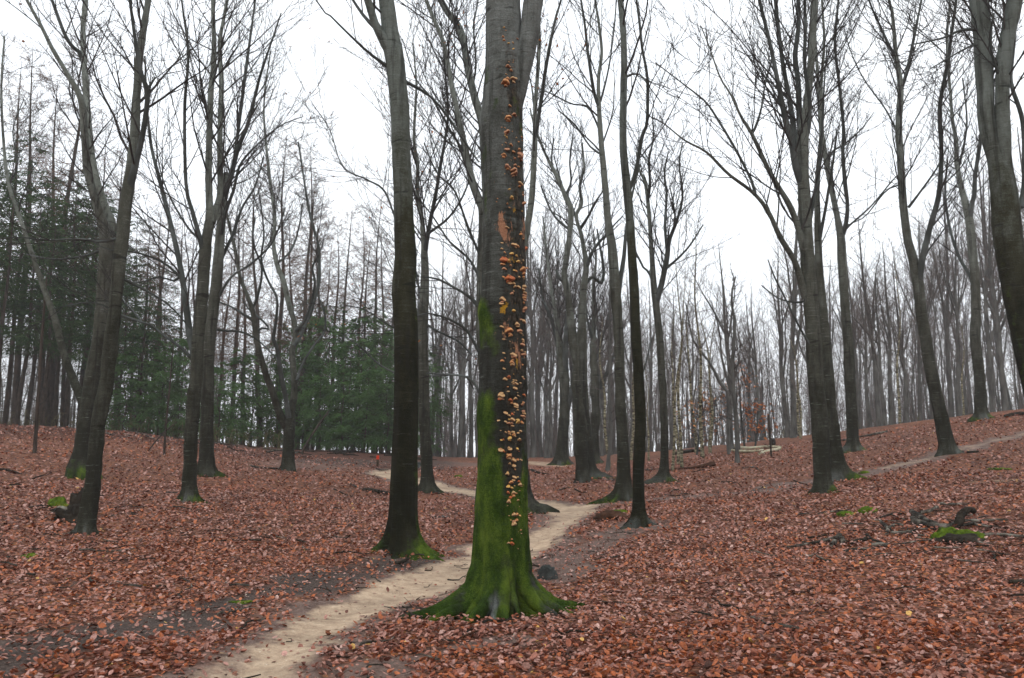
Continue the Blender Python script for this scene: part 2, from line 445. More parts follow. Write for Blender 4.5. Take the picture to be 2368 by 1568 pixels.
# ground: leaf litter with dirt and sand where worn (paint.r = sand, paint.g = bare dirt, paint.b = needle litter)
def ground_mat():
    m, nt = new_mat('forest_floor'); B = NB(nt)
    c = B.coord((1, 1, 0.2))
    v = B.n('TexVoronoi'); v.inputs['Scale'].default_value = 19; v.inputs['Randomness'].default_value = 1.0
    B.l(c, v.inputs['Vector'])
    s = B.n('SeparateColor'); B.l(v.outputs['Color'], s.inputs[0])
    leaf = B.ramp(s.outputs[0], [(0.0, (0.075, 0.030, 0.018)), (0.3, (0.20, 0.070, 0.036)), (0.55, (0.30, 0.115, 0.066)), (0.8, (0.35, 0.17, 0.115)), (1.0, (0.42, 0.145, 0.035))])
    leaf = B.mix(1.0, leaf, B.ramp(v.outputs['Distance'], [(0.15, 1.0), (0.75, 0.35)]), 'MULTIPLY')
    big = B.noise(c, 0.35, 4, 0.6)
    leaf = B.mix(1.0, leaf, B.ramp(big, [(0.3, 0.72), (0.7, 1.12)]), 'MULTIPLY')
    fine = B.noise(c, 55, 6, 0.7)
    med = B.noise(c, 6, 6, 0.65)
    dirt = B.ramp(B.math('ADD', B.math('MULTIPLY', fine, 0.6), B.math('MULTIPLY', med, 0.45)), [(0.32, (0.035, 0.024, 0.019)), (0.52, (0.140, 0.092, 0.074)), (0.72, (0.27, 0.19, 0.155))])
    sand = B.ramp(B.math('ADD', B.math('MULTIPLY', fine, 0.35), B.math('MULTIPLY', med, 0.65)), [(0.32, (0.25, 0.17, 0.115)), (0.5, (0.45, 0.325, 0.22)), (0.68, (0.58, 0.445, 0.31))])
    peb = B.n('TexVoronoi'); peb.inputs['Scale'].default_value = 38; B.l(c, peb.inputs['Vector'])
    sand = B.mix(B.ramp(peb.outputs['Distance'], [(0.10, 0.45), (0.2, 0.0)]), sand, (0.62, 0.53, 0.40))
    sand = B.mix(1.0, sand, B.ramp(B.noise(c, 1.1, 5, 0.65), [(0.35, 0.72), (0.62, 1.08)]), 'MULTIPLY')
    sand = B.mix(B.ramp(B.noise(c, 14, 5, 0.7), [(0.62, 0.0), (0.72, 0.6)]), sand, (0.10, 0.06, 0.04))
    at = B.n('Attribute', attribute_name='paint'); sp = B.n('SeparateColor'); B.l(at.outputs['Color'], sp.inputs[0])
    wob = B.math('MULTIPLY', B.math('SUBTRACT', B.noise(c, 3.5, 7, 0.7), 0.5), 1.1)
    dm = B.ramp(B.math('ADD', sp.outputs[1], wob), [(0.28, 0.0), (0.75, 0.95)])
    smk = B.ramp(B.math('ADD', sp.outputs[0], wob), [(0.28, 0.0), (0.74, 1.0)])
    nm = B.ramp(B.math('ADD', sp.outputs[2], wob), [(0.35, 0.0), (0.75, 0.8)])
    col = B.mix(nm, leaf, (0.055, 0.024, 0.016))
    dirt = B.mix(nm, dirt, B.mix(B.ramp(fine, [(0.45, 0.0), (0.65, 1.0)]), (0.026, 0.020, 0.016), (0.10, 0.078, 0.066)))
    col = B.mix(dm, col, dirt)
    col = B.mix(smk, col, sand)
    B.out(col, 0.8, [(v.outputs['Distance'], 0.03, 0.6), (fine, 0.012, 0.6), (med, 0.02, 0.3)], 0.12)
    return m
M['ground'] = ground_mat()

# ------------------------------------------------------------------ paths and worn zones in world space
def to_ground(pts): return np.array([ground_at(x, y)[:2] for x, y in pts])
PATH_PX = [(330,1610),(420,1568),(590,1484),(690,1418),(800,1370),(900,1332),(1000,1298),(1085,1264),(1150,1246),(1225,1228),(1262,1210),(1285,1196),(1270,1186),(1240,1178),(1160,1162),(1100,1149),(1010,1135),(940,1118),(880,1104),(846,1095),
           (850,1089),(900,1085),(950,1098),(1010,1114),(1100,1134),(1160,1146),(1230,1155),(1300,1159),(1373,1167),(1400,1174),(1372,1190),(1334,1215),(1292,1250),(1235,1300),(1160,1325),(1080,1350),(1000,1378),(940,1402),(860,1440),(800,1465),(757,1490),(702,1568),(660,1640)]
PATH = to_ground(PATH_PX)
def poly_sd(x, y, P):
    """positive inside"""
    d = np.full(x.shape, 1e9); ins = np.zeros(x.shape, bool)
    for i in range(len(P)):
        a, b = P[i], P[(i+1) % len(P)]
        e = b - a; wx, wy = x - a[0], y - a[1]
        t = np.clip((wx*e[0] + wy*e[1]) / (e @ e + 1e-9), 0, 1)
        d = np.minimum(d, np.hypot(wx - t*e[0], wy - t*e[1]))
        c = ((a[1] > y) != (b[1] > y)) & (x < (b[0]-a[0]) * (y-a[1]) / (b[1]-a[1] + 1e-12) + a[0])
        ins ^= c
    return np.where(ins, d, -d)
def line_d(x, y, P):
    d = np.full(x.shape, 1e9)
    for i in range(len(P)-1):
        a, b = P[i], P[i+1]
        e = b - a; wx, wy = x - a[0], y - a[1]
        t = np.clip((wx*e[0] + wy*e[1]) / (e @ e + 1e-9), 0, 1)
        d = np.minimum(d, np.hypot(wx - t*e[0], wy - t*e[1]))
    return d
TRACK_L = to_ground([(-150,1590),(30,1522),(150,1482),(300,1448),(430,1420),(560,1388),(700,1352),(850,1322),(960,1302)])
TRACK_R = to_ground([(1395,1165),(1550,1152),(1700,1142),(1850,1118),(2000,1095),(2100,1070),(2250,1031),(2367,1004),(2500,965)])
TRACK_R2 = to_ground([(2050,1080),(2100,1070),(2250,1031),(2367,1004),(2500,965)])
TRACK_R3 = to_ground([(2255,1116),(2367,1109),(2480,1100)])
MUD = to_ground([(1262,1335),(1330,1285),(1420,1242),(1490,1212)])
MUD2 = to_ground([(860,1568),(960,1525),(1080,1490),(1200,1470)])
BANK = to_ground([(690,1076),(780,1070),(860,1070),(960,1076),(1060,1070)])
BANK2 = to_ground([(1225,1068),(1290,1078)])
def zones(x, y):
    n = fb2(x*1.6, y*1.6, 21, 4) - 0.5
    m = fb2(x*6, y*6, 29, 3) - 0.5
    sdp = poly_sd(x, y, PATH)
    r = np.hypot(x, y)
    soft = 0.17 + 0.012 * r
    sand = sm(-soft, soft * 1.3, sdp - 0.03 + n * 0.45 + m * 0.30)
    sand = np.maximum(sand, 0.42 * (1 - sm(0.1, 0.40, line_d(x, y, TRACK_R2) + n*0.3)))
    sand = np.maximum(sand, 0.6 * (1 - sm(0.03, 0.22, line_d(x, y, TRACK_R3) + n*0.2)))
    sand = np.maximum(sand, 0.6 * (1 - sm(0.3, 1.2, line_d(x, y, BANK2))))
    dirt = 0.85*sm(-0.40, 0.0, sdp + n * 0.9)
    for ln, wd in ((TRACK_L, 0.42), (TRACK_R, 0.40), (MUD, 0.45), (MUD2, 0.28)):
        dirt = np.maximum(dirt, 0.9 * (1 - sm(wd * 0.3, wd * 1.7, line_d(x, y, ln) + n * 0.9 + m * 0.3)))
    dirt = np.maximum(dirt, 0.6 * (1 - sm(0.8, 2.6, line_d(x, y, BANK) + n)))
    ndl = sm(26, 33, r) * sm(-0.02, -0.12, np.arctan2(x, y)) 
    ndl = np.maximum(ndl, 0.85 * (1 - sm(0.15, 0.75, line_d(x, y, TRACK_L) + n * 0.6)))
    return sand, dirt, ndl

# ground sheet (polar grid, fine in front of the camera)
azs = np.concatenate([np.linspace(-PI, -0.75, 40)[:-1], np.linspace(-0.75, 0.75, 270), np.linspace(0.75, PI, 40)[1:]])
rr = np.concatenate([np.exp(np.linspace(math.log(0.4), math.log(4.0), 30))[:-1], np.exp(np.linspace(math.log(4.0), math.log(50), 190))[:-1], np.exp(np.linspace(math.log(50), math.log(300), 40))])
A_, R_ = np.meshgrid(azs, rr, indexing='ij')
gx, gy = R_ * np.sin(A_), R_ * np.cos(A_)
gz = height(gx, gy)
sa, di, nd = zones(gx, gy)
# the worn path lies slightly sunk between its edges
def sunk(x, y):
    return -0.045 * sm(-0.15, 0.4, poly_sd(x, y, PATH))
gz = gz + sunk(gx, gy)
V = np.stack([gx, gy, gz], -1)
na, nr = V.shape[:2]
ii = np.arange(na*nr).reshape(na, nr)
Q = np.stack([ii[:-1, :-1], ii[1:, :-1], ii[1:, 1:], ii[:-1, 1:]], -1).reshape(-1, 4)
b = Buf()
b.add(V.reshape(-1, 3), Q[:, ::-1], None, np.stack([sa, di, nd, nd*0+1], -1).reshape(-1, 4))
c0 = np.array([[0, 0, float(height(0.01, 0.01))]])
n0 = b.n
b.add(c0, None, None, np.array([[0, 0, 0, 1.0]]))
b.T.append(np.array([[n0, ii[k+1, 0], ii[k, 0]] for k in range(na-1)]))
gme = b.mesh('ground', M['ground'])
tag(link('ground', gme), 'forest floor under brown beech leaves rising to both sides', kind='structure')

# path sheet
pa = np.arange(-0.52, 0.20, 0.0035)
pr = np.exp(np.arange(math.log(3.6), math.log(36), 0.0045))
A_, R_ = np.meshgrid(pa, pr, indexing='ij')
px_, py_ = R_ * np.sin(A_), R_ * np.cos(A_)
sdp = poly_sd(px_, py_, PATH)
edge = sdp + (fb2(px_*3, py_*3, 33, 3) - 0.5) * 0.3
ok = (edge[:-1, :-1] > -0.12) & (edge[1:, :-1] > -0.12) & (edge[1:, 1:] > -0.12) & (edge[:-1, 1:] > -0.12)
pz = height(px_, py_) + sunk(px_, py_) + 0.010 * sm(-0.14, 0.0, edge) + 0.004
sa, di, nd = zones(px_, py_)
ii = np.arange(px_.size).reshape(px_.shape)
Q = np.stack([ii[:-1, :-1], ii[:-1, 1:], ii[1:, 1:], ii[1:, :-1]], -1)[ok]
used, inv = np.unique(Q.ravel(), return_inverse=True)
Vp = np.stack([px_, py_, pz], -1).reshape(-1, 3)[used]
Cp = np.stack([sa, di, nd, nd*0+1], -1).reshape(-1, 4)[used]
b = Buf(); b.add(Vp, inv.reshape(-1, 4), None, Cp)
tag(link('path', b.mesh('path', M['ground'])), 'pale sandy footpath winding through the leaf litter', kind='structure')

# ------------------------------------------------------------------ leaf litter
rng = np.random.default_rng(4)
def scatter(r0, r1, dens, a0=-0.66, a1=0.66):
    n = int(dens * (a1-a0) * 0.5 * (r1*r1 - r0*r0))
    r = np.sqrt(rng.uniform(r0*r0, r1*r1, n)); a = rng.uniform(a0, a1, n)
    return r*np.sin(a), r*np.cos(a), r
LEAFCOL = np.array([(0.40,0.205,0.150),(0.45,0.25,0.195),(0.32,0.135,0.090),(0.27,0.085,0.042),(0.15,0.050,0.030),(0.43,0.140,0.055),(0.36,0.105,0.035),(0.54,0.35,0.28),(0.08,0.034,0.022),(0.60,0.36,0.10)]) * np.array([0.98, 0.95, 0.98])
LEAFP = np.array([0.24,0.12,0.22,0.14,0.10,0.05,0.06,0.025,0.040,0.005])
def leaf_mesh(buf, x, y, z, size, yaw, tilt, tdir, curl, col, simple=False):
    n = len(x)
    # ovate leaf folded along its mid rib: 6 rim points + 2 rib points
    u = np.array([-1.0, -0.45, 0.35, 1.0, 0.35, -0.45, -0.35, 0.40])
    v = np.array([0, 0.66, 0.60, 0, -0.60, -0.66, 0.0, 0.0])
    h = np.array([0.2, 0.36, 0.34, 0.3, 0.34, 0.36, 0.0, 0.0])
    U, Vv = u[None]*size[:, None], v[None]*size[:, None]*0.95
    Hh = h[None]*size[:, None]*curl[:, None]
    if simple: U, Vv, Hh = U[:, [0, 1, 2, 3, 4, 5]], Vv[:, [0, 1, 2, 3, 4, 5]], Hh[:, [0, 1, 2, 3, 4, 5]]
    cy, sy = np.cos(yaw)[:, None], np.sin(yaw)[:, None]
    X, Y = U*cy - Vv*sy, U*sy + Vv*cy
    tx, ty = (np.sin(tilt)*np.cos(tdir))[:, None], (np.sin(tilt)*np.sin(tdir))[:, None]
    Z = Hh + X*tx + Y*ty
    P = np.stack([X + x[:, None], Y + y[:, None], Z + z[:, None]], -1)
    nv = 6 if simple else 8
    base = (np.arange(n)*nv)[:, None]
    T = np.array([[0, 6, 1], [6, 7, 2], [6, 2, 1], [7, 3, 2], [0, 5, 6], [6, 5, 4], [6, 4, 7], [7, 4, 3]])
    if simple: T = np.array([[0, 5, 1], [1, 5, 4], [1, 4, 2], [2, 4, 3]])
    T = (base[:, :, None] + T[None]).reshape(-1, 3)
    C = np.repeat(np.concatenate([col, np.ones((n, 1))], 1), nv, 0)
    buf.add(P.reshape(-1, 3), None, T, C)

# ------------------------------------------------------------------ trees traced from the photograph
BARE = []
def flare_trunk(buf, P, R, sides, lobes, seed, knob=0.05, hbase=0.0, flare=1.0, C=None):
    """P [K,3] centre line from below ground up, R [K]; lobes: (angle deg, amplitude in radii)"""
    K = len(P)
    T = np.empty_like(P); T[1:-1] = P[2:] - P[:-2]; T[0] = P[1]-P[0]; T[-1] = P[-1]-P[-2]; T = unit(T)
    A = unit(np.cross(np.array([0, 1.0, 0]), T)); B = np.cross(T, A)      # A ~ +X, B ~ +Y
    B = unit(np.cross(T, A))
    th = np.arange(sides) * 2*PI/sides
    h = P[:, 2] - hbase
    rad = R[:, None] * np.ones((1, sides))
    for a, amp in lobes:
        dth = (th - math.radians(a) + PI) % (2*PI) - PI
        wd = 0.22
        prof = np.exp(-(dth/wd)**2)
        f = amp*flare*(1.5*np.exp(-np.maximum(h, -0.05)/(0.55*R[0])) + 0.42*np.exp(-np.maximum(h, -0.05)/(2.6*R[0])))
        rad = rad + R[:, None] * f[:, None] * prof[None]
    base = P[:, None] + (A[:, None]*np.cos(th)[None, :, None] + B[:, None]*np.sin(th)[None, :, None]) * rad[..., None]
    r0 = R.mean()
    nn = fb3(base[..., 0]/(r0*1.6), base[..., 1]/(r0*1.6), base[..., 2]/(r0*2.4), seed, 2) - 0.5
    n2 = fb3(base[..., 0]/(r0*0.5), base[..., 1]/(r0*0.5), base[..., 2]/(r0*0.45), seed+5, 2) - 0.5
    ring = sm(0.62, 0.78, vn2(h[:, None]*5.5 + 0.5*np.sin(th)[None], np.cos(th)[None]*0.35 + seed*3.3, seed+9))
    rad = rad * (1 + knob*2.2*nn + knob*1.3*n2 + min(0.05, 0.02 + knob*0.3)*ring)
    V = P[:, None] + (A[:, None]*np.cos(th)[None, :, None] + B[:, None]*np.sin(th)[None, :, None]) * rad[..., None]
    idx = np.arange(K*sides).reshape(K, sides)
    a, b_ = idx[:-1], idx[1:]
    Q = np.stack([a, np.roll(a, -1, 1), np.roll(b_, -1, 1), b_], -1).reshape(-1, 4)
    buf.add(V.reshape(-1, 3), Q, None, C(V, th).reshape(-1, 4) if C is not None else None)
    return V

class Tree:
    def __init__(s, base_px, label, group=None, seed=1, name='beech_tree', cat='tree'):
        s.B = ground_at(*base_px); s.Y = s.B[1]; s.rng = np.random.default_rng(seed); s.seed = seed
        s.root = link(name, None, loc=s.B)
        tag(s.root, label, cat, group)
        s.stems = []       # world polylines [K,5]: x y z r off
        s.px = []
    def stem(s, pts, lean=0.0, ground=False, K=None, bump=0.0):
        pts = [tuple(map(float, p)) for p in pts]
        off0 = 0.0
        if s.px and not ground:
            best = 1e9
            for q, wq in s.px:
                d = np.hypot(q[:, 0]-pts[0][0], q[:, 1]-pts[0][1])
                i = int(np.argmin(d))
                if d[i] < best: best = d[i]; off0 = wq[i]
        if pts[-1][1] <= 6:                      # carry on above the frame
            (x0, y0, _), (x1, y1, w1) = pts[-2], pts[-1]
            k = (x1-x0) / max(y0-y1, 20)
            k = float(np.clip(k, -0.6, 0.6))
            pts += [(x1+k*250, y1-260, w1*0.72), (x1+k*420+s.rng.normal(0, 20), y1-620, w1*0.38), (x1+k*500+s.rng.normal(0, 30), y1-900, w1*0.12)]
        ln = np.concatenate([[0], np.cumsum([math.hypot(a[0]-b[0], a[1]-b[1]) for a, b in zip(pts[:-1], pts[1:])])])
        out, offs = [], []
        for (x, y, w), l in zip(pts, ln):
            off = off0 + lean * l / FL * s.Y
            p = at_depth(x, y, s.Y + off)
            r = 0.5 * w / FL * cdepth(p)
            out.append([*p, r]); offs.append(off)
        out = np.array(out)
        if ground:
            out[0, 2] = s.B[2]; out[0, :2] = s.B[:2]
            out = np.vstack([[out[0, 0], out[0, 1], out[0, 2]-0.3, out[0, 3]*1.05], out])
        s.px.append((np.array([[p[0], p[1]] for p in pts]), np.array(offs)))
        n = K or int(max(8, np.linalg.norm(np.diff(out[:, :3], axis=0), axis=1).sum() / (0.09 if ground else 0.16)))
        P = catmull(out, n)
        if bump: 
            P[2:, :3] += (np.stack([fb2(P[2:, 2]*1.3, P[2:, 2]*0+q*7.7, s.seed+q) for q in range(3)], -1) - 0.5) * bump
        s.stems.append(P)
        return P
    def build_trunk(s, P, sides=22, lobes=((200, .6), (270, .7), (330, .5), (20, .6), (90, .5), (140, .5)), mat='bark', knob=0.05, moss=(0.9, 0.25, 0.35), dark=0.0, sidemoss=None, flare=1.0):
        hb = s.B[2]
        BARE.append((s.B[0], s.B[1], P[2, 3]*1.5))
        def C(V, th):
            h = V[..., 2] - hb
            mo = 0.55*moss[0] * np.exp(-np.maximum(h, 0)/moss[1]) * (0.35 + 1.3*vn2(th[None]*1.3 + 9*s.seed, h*0)) + 1.3*(fb3(V[..., 0]*4, V[..., 1]*4, V[..., 2]*3, s.seed, 3) - 0.5)*np.exp(-np.maximum(h, 0)/0.8) + 0.7*moss[2]*np.exp(-np.maximum(h, 0)/2.5) - 0.14
            if sidemoss:
                dth = (th[None] - math.radians(sidemoss[0]) + PI) % (2*PI) - PI
                mo = mo + sidemoss[1]*np.exp(-(dth/0.8)**2) * sm(sidemoss[3], sidemoss[3]-1.0, h) * sm(sidemoss[2]-0.5, sidemoss[2], h)
            n = len(V.reshape(-1, 3))
            toe = 0.5 * sm(0.50, 0.68, vn2(th[None]*1.6 + 5*s.seed + 3, h*0 + 1)) * np.exp(-(np.maximum(h, 0)/0.24)**2)
            return np.stack([mo - 0.35*toe, dark - 1.1*toe, 0*mo - 1, 0*mo - 1], -1)
        b = Buf()
        flare_trunk(b, P[:, :3], P[:, 3], sides, lobes, s.seed, knob, hb, flare, C)
        link('trunk', b.mesh('trunk', M[mat], s.B), s.root)
    def build_limb(s, P, sides=8, mat='limb', knob=0.0):
        b = Buf()
        R = P[:, 3].copy()
        R[:3] *= np.array([1.15, 1.1, 1.04])[:len(R[:3])]
        if knob: R = R * (1 + knob*(vn2(P[:, 2]*4, P[:, 0]*4, s.seed) - 0.5))
        tubes(b, P[None, :, :3], R[None], sides, np.array([[0, 0, -1, -1.0]]))
        link('limb', b.mesh('limb', M[mat], s.B), s.root)
    def crown(s, dens=1.0, from_py=560, mat='twig', stems=None, L1=1.9, leaves=0, n2=6, n3=4, ang=0.75, up=0.5, first=None, fine=True):
        """side branches and twigs on all stems above the picture row from_py"""
        b = Buf(); lv = []
        for k, P in enumerate(s.stems):
            if stems is not None and k not in stems: continue
            _, yy = project(P[:, :3])
            okk = np.where(yy < (from_py if k == 0 or first is None else first))[0]
            if len(okk) < 4: continue
            S = P[okk]
            ln = np.linalg.norm(np.diff(S[:, :3], axis=0), axis=1).sum()
            n = int(max(2, ln * 2.9 * dens))
            S = catmull(S, 40)
            p1, r1 = grow(s.rng, S[None, :, :3], S[None, :, 3], n, 0.02, 0.98, L1*1.25, ang*0.86, up, 8, 0.42, 0.075, 0.008, 0.024, 0.4, absL=True)
            r1 = np.maximum(r1, 0.006)
            tubes(b, p1, r1, 3)
            p2, r2 = grow(s.rng, p1, r1, n2, 0.12, 0.98, 0.42, 0.58, 0.35, 5, 0.62, 0.10, 0.0062, 0.011, 0.35, flat=0.7)
            tubes(b, p2, r2, 3)
            if fine:
                p3, r3 = grow(s.rng, p2, r2, n3, 0.15, 1.0, 0.50, 0.6, 0.25, 3, 0.7, 0.12, 0.0052, 0.007, 0.3, flat=0.7)
                tubes(b, p3, r3, 3)
                lv.append(p3[:, -1])
        if b.n:
            link('crown', b.mesh('crown', M[mat], s.B), s.root)
        if leaves and lv:
            q = np.concatenate(lv); q = q[s.rng.choice(len(q), min(leaves, len(q)), replace=False)]
            lb = Buf(); n = len(q)
            leaf_mesh(lb, q[:, 0], q[:, 1], q[:, 2], s.rng.uniform(0.025, 0.042, n), s.rng.uniform(0, 2*PI, n), s.rng.normal(0, 0.9, n), s.rng.uniform(0, 2*PI, n), s.rng.uniform(0.3, 1.5, n),
                      np.array([(0.45, 0.16, 0.04)]) * s.rng.uniform(0.6, 1.2, (n, 1)))
            tag(link('withered_leaves', lb.mesh('withered_leaves', M['leafcol'], s.B, smooth=False), s.root), kind='stuff')

def traced(base, label, trunk, limbs=(), seed=1, mat='bark', sides=22, knob=0.06, moss=(0.9, 0.2, 0.3), dens=1.0, from_py=560, first=None, leaves=0, L1=1.9, dark=0.0, sidemoss=None, lobes=None, flare=1.0, leans=None, name='beech_tree', cat='tree', limbmat='limb', n2=6, n3=4, ang=0.75, up=0.5, group=None, limbknob=0.15):
    t = Tree(base, label, seed=seed, name=name, cat=cat, group=group)
    P = t.stem(trunk, 0.0, ground=True, bump=0.02)
    kw = {'lobes': lobes} if lobes else {}
    t.build_trunk(P, sides=sides, mat=mat, knob=knob, moss=moss, dark=dark, sidemoss=sidemoss, flare=flare, **kw)
    for i, lb in enumerate(limbs):
        ln = leans[i] if leans else (0.35 if i % 2 else -0.3)
        Q = t.stem(lb, ln)
        t.build_limb(Q, 10 if lb[0][2] > 10 else 6, mat if lb[0][2] > 16 else limbmat, limbknob)
    if dens > 0: t.crown(dens, from_py, first=first, leaves=leaves, L1=L1, n2=n2, n3=n3, ang=ang, up=up)
    return t

traced((199, 1236), 'slender leaning beech at left with knobbly scarred bark and mossy foot, nearest of its pair',
  [(199,1236,40),(203,1195,37),(215,1108,34),(227,983,31),(240,910,33),(246,880,29),(256,784,31),(262,740,28),(268,675,28),(286,525,27),(298,425,26),(306,370,24),(316,225,18),(324,125,16),(342,0,14)],
  [[(298,440,16),(316,370,14),(332,300,12),(341,215,10),(326,170,10),(314,100,8),(300,0,6)],
   [(342,205,6),(352,190,5),(359,178,3)],
   [(286,545,7),(240,560,6),(180,552,5),(110,556,4),(40,548,3),(-20,556,2)],
   [(275,640,7),(330,668,6),(390,705,4),(440,760,3)]],
  seed=11, knob=0.13, moss=(1.0, 0.16, 0.2), from_py=420, first=640, dens=0.8, sides=26, dark=0.1, lobes=((190,.55),(300,.4),(350,.5),(60,.4),(120,.4)))
traced((192, 1103), 'thick forked beech behind the knobbly one at left, mossy where a low limb leaves it',
  [(192,1106,46),(186,1085,44),(191,1040,37),(198,983,34),(212,883,33),(229,784,31),(239,675,29),(246,600,31),(248,545,32)],
  [[(246,552,24),(236,510,21),(222,470,19),(214,440,18),(201,390,17),(195,300,15),(186,228,14),(152,165,10),(122,115,9),(95,60,8),(62,0,7)],
   [(250,550,20),(258,518,19),(246,485,17),(234,450,16),(215,380,15),(204,280,14),(198,190,14),(193,130,12),(192,65,11),(198,0,12)],
   [(194,150,9),(184,122,9),(168,108,9),(150,80,8),(120,0,7)],
   [(199,935,26),(188,918,22),(170,880,18),(150,825,15),(139,784,15),(126,735,14),(110,690,13),(92,640,11),(75,590,10),(58,540,9),(45,500,8),(20,425,8),(8,325,6),(3,200,5),(10,85,3)],
   [(243,575,7),(200,590,5),(130,600,4),(60,588,3)],
   [(20,430,4),(40,380,3),(30,300,2.5),(55,230,2)]],
  seed=12, moss=(1.1, 0.35, 0.35), from_py=430, first=520, dens=0.7, sides=28, sidemoss=(175, 0.9, 1.2, 3.6), leaves=60, lobes=((185,.9),(235,.5),(300,.5),(0,.4),(70,.4),(130,.4)))
traced((437, 1160), 'beech with wrinkled lower bark left of centre, front one of a touching pair',
  [(437,1160,36),(437,1130,31),(439,1083,29),(444,983,29),(450,900,30),(453,883,28),(458,784,27),(464,720,29),(468,675,27),(475,575,26),(485,500,20),(484,475,17),(483,390,15),(487,225,13),(495,125,12),(492,0,8)],
  [[(488,515,18),(500,480,14),(509,440,13),(508,325,12),(512,185,11),(508,100,9),(525,0,7)],
   [(472,600,12),(463,555,11),(445,490,9),(430,425,8),(427,250,7),(435,125,6),(420,0,4)],
   [(452,862,16),(448,820,15),(440,784,15),(428,690,14),(421,640,13),(408,575,11),(395,520,10),(370,420,9),(350,340,7),(340,250,5),(335,130,4)],
   [(447,834,8),(420,805,7),(381,777,6),(350,752,6),(328,745,5),(300,735,5),(270,724,4),(225,700,3),(180,702,2.5),(120,715,2)],
   [(328,745,4),(310,722,4),(285,698,3),(262,672,2.5)],
   [(422,648,7),(395,620,6),(365,601,5),(330,588,5),(295,581,4),(250,577,3),(215,560,2)],
   [(418,640,6),(400,650,5),(370,640,4),(335,650,3),(300,655,2)],
   [(478,560,6),(445,540,5),(400,470,4),(372,400,3),(360,330,2.5)]],
  seed=13, knob=0.12, from_py=500, first=760, dens=0.85, sides=24, L1=1.9, leans=[.3,-.3,.2,-.3,.1,-.25,.2,-.3])
traced((478, 1100), 'beech with ochre-streaked trunk right behind the wrinkled one, many rising limbs',
  [(478,1102,40),(477,1078,32),(478,983,28),(480,883,27),(485,784,27),(492,720,25),(500,660,24),(505,600,23),(512,500,19),(517,440,15),(523,400,12)],
  [[(515,455,13),(530,420,12),(550,345,10),(575,280,8),(600,180,6),(630,90,4),(650,30,3)],
   [(512,500,13),(524,440,11),(537,400,9),(548,320,8),(570,150,7),(590,0,4)],
   [(508,560,9),(522,490,8),(540,440,7),(556,380,6),(600,330,4),(650,290,3),(700,270,2)],
   [(506,610,9),(530,560,7),(540,540,7),(560,480,5),(590,430,4),(610,360,3)],
   [(503,690,7),(535,640,6),(580,610,5),(630,560,4),(660,480,3)],
   [(488,760,6),(520,765,5),(560,768,5),(600,790,4),(640,830,3)]],
  seed=14, from_py=520, first=660, dens=0.9, sides=24, moss=(1.2, 0.2, 0.3), dark=0.25, L1=2.1)
traced((667, 1088), 'short-trunked beech forking low into a vase of pale wavy limbs, beside the spruces',
  [(667,1090,36),(667,1075,30),(667,1040,26),(669,984,26),(668,968,26)],
  [[(664,985,20),(650,965,18),(637,930,16),(628,900,16),(617,874,15),(602,823,14),(593,784,13),(587,740,12),(583,715,12),(570,680,10),(555,640,9),(543,575,8),(525,500,6),(512,430,4)],
   [(668,985,18),(674,950,18),(681,900,15),(678,850,14),(675,813,14),(683,784,14),(680,745,13),(667,700,12),(655,650,12),(640,610,11),(632,560,9),(635,500,8),(622,400,7),(610,250,4),(625,120,3)],
   [(668,975,12),(661,923,11),(652,880,11),(645,838,10),(640,803,9),(632,784,9),(638,740,7),(640,690,6),(620,650,5),(604,600,5),(610,540,4),(600,450,3)],
   [(679,800,10),(690,784,10),(705,750,10),(717,725,9),(730,680,8),(738,640,8),(735,565,7),(717,500,6),(705,430,5),(690,330,4)],
   [(684,765,8),(705,740,7),(722,690,6),(728,650,6),(722,620,5),(735,590,4)],
   [(686,880,6),(700,840,6),(725,800,5),(748,770,5),(752,735,5),(742,700,4),(735,680,3)],
   [(585,740,7),(560,725,6),(540,712,5),(510,700,4),(480,690,3)],
   [(590,790,6),(600,760,6),(622,760,5),(600,735,5),(575,715,4),(560,690,3)],
   [(583,715,6),(597,680,6),(605,620,5),(585,560,4),(590,500,3)],
   [(640,610,6),(672,580,5),(690,530,4),(700,470,3)]],
  seed=15, from_py=640, first=640, dens=1.0, L1=1.5, sides=22, moss=(1.0, 0.12, 0.25), lobes=((200,.3),(330,.3),(80,.3)))
traced((934, 1283), 'tall dark smooth-trunked beech left of the fungus tree with spreading mossy root toes',
  [(934,1283,66),(933,1250,60),(932,1208,58),(935,1084,58),(938,984,57),(939,884,56),(939,784,55),(934,675,54),(937,600,51),(936,560,49),(933,500,45),(929,375,43),(924,250,42),(914,150,43),(909,112,44),(903,80,38),(896,30,36),(892,0,35)],
  [[(908,125,26),(890,100,24),(880,80,22),(868,58,19),(850,0,17)],
   [(868,66,9),(845,42,8),(822,10,7),(805,-20,6),(780,-80,4)],
   [(905,160,9),(893,152,7),(852,122,6),(807,80,5),(767,40,4),(730,0,3)],
   [(930,185,8),(943,192,7),(997,225,6),(1042,280,6),(1072,325,5),(1107,375,4)]],
  seed=16, mat='bark_dark', knob=0.02, sides=48, moss=(1.15, 0.22, 0.22), dens=0.5, from_py=100, first=150, dark=0.22, sidemoss=(350, 0.45, 0.0, 6), leans=[-.3,.2,-.4,.4],
  lobes=((188,1.05),(228,.45),(262,.9),(292,.75),(322,.95),(5,.6),(70,.6),(130,.6)), flare=1.35)
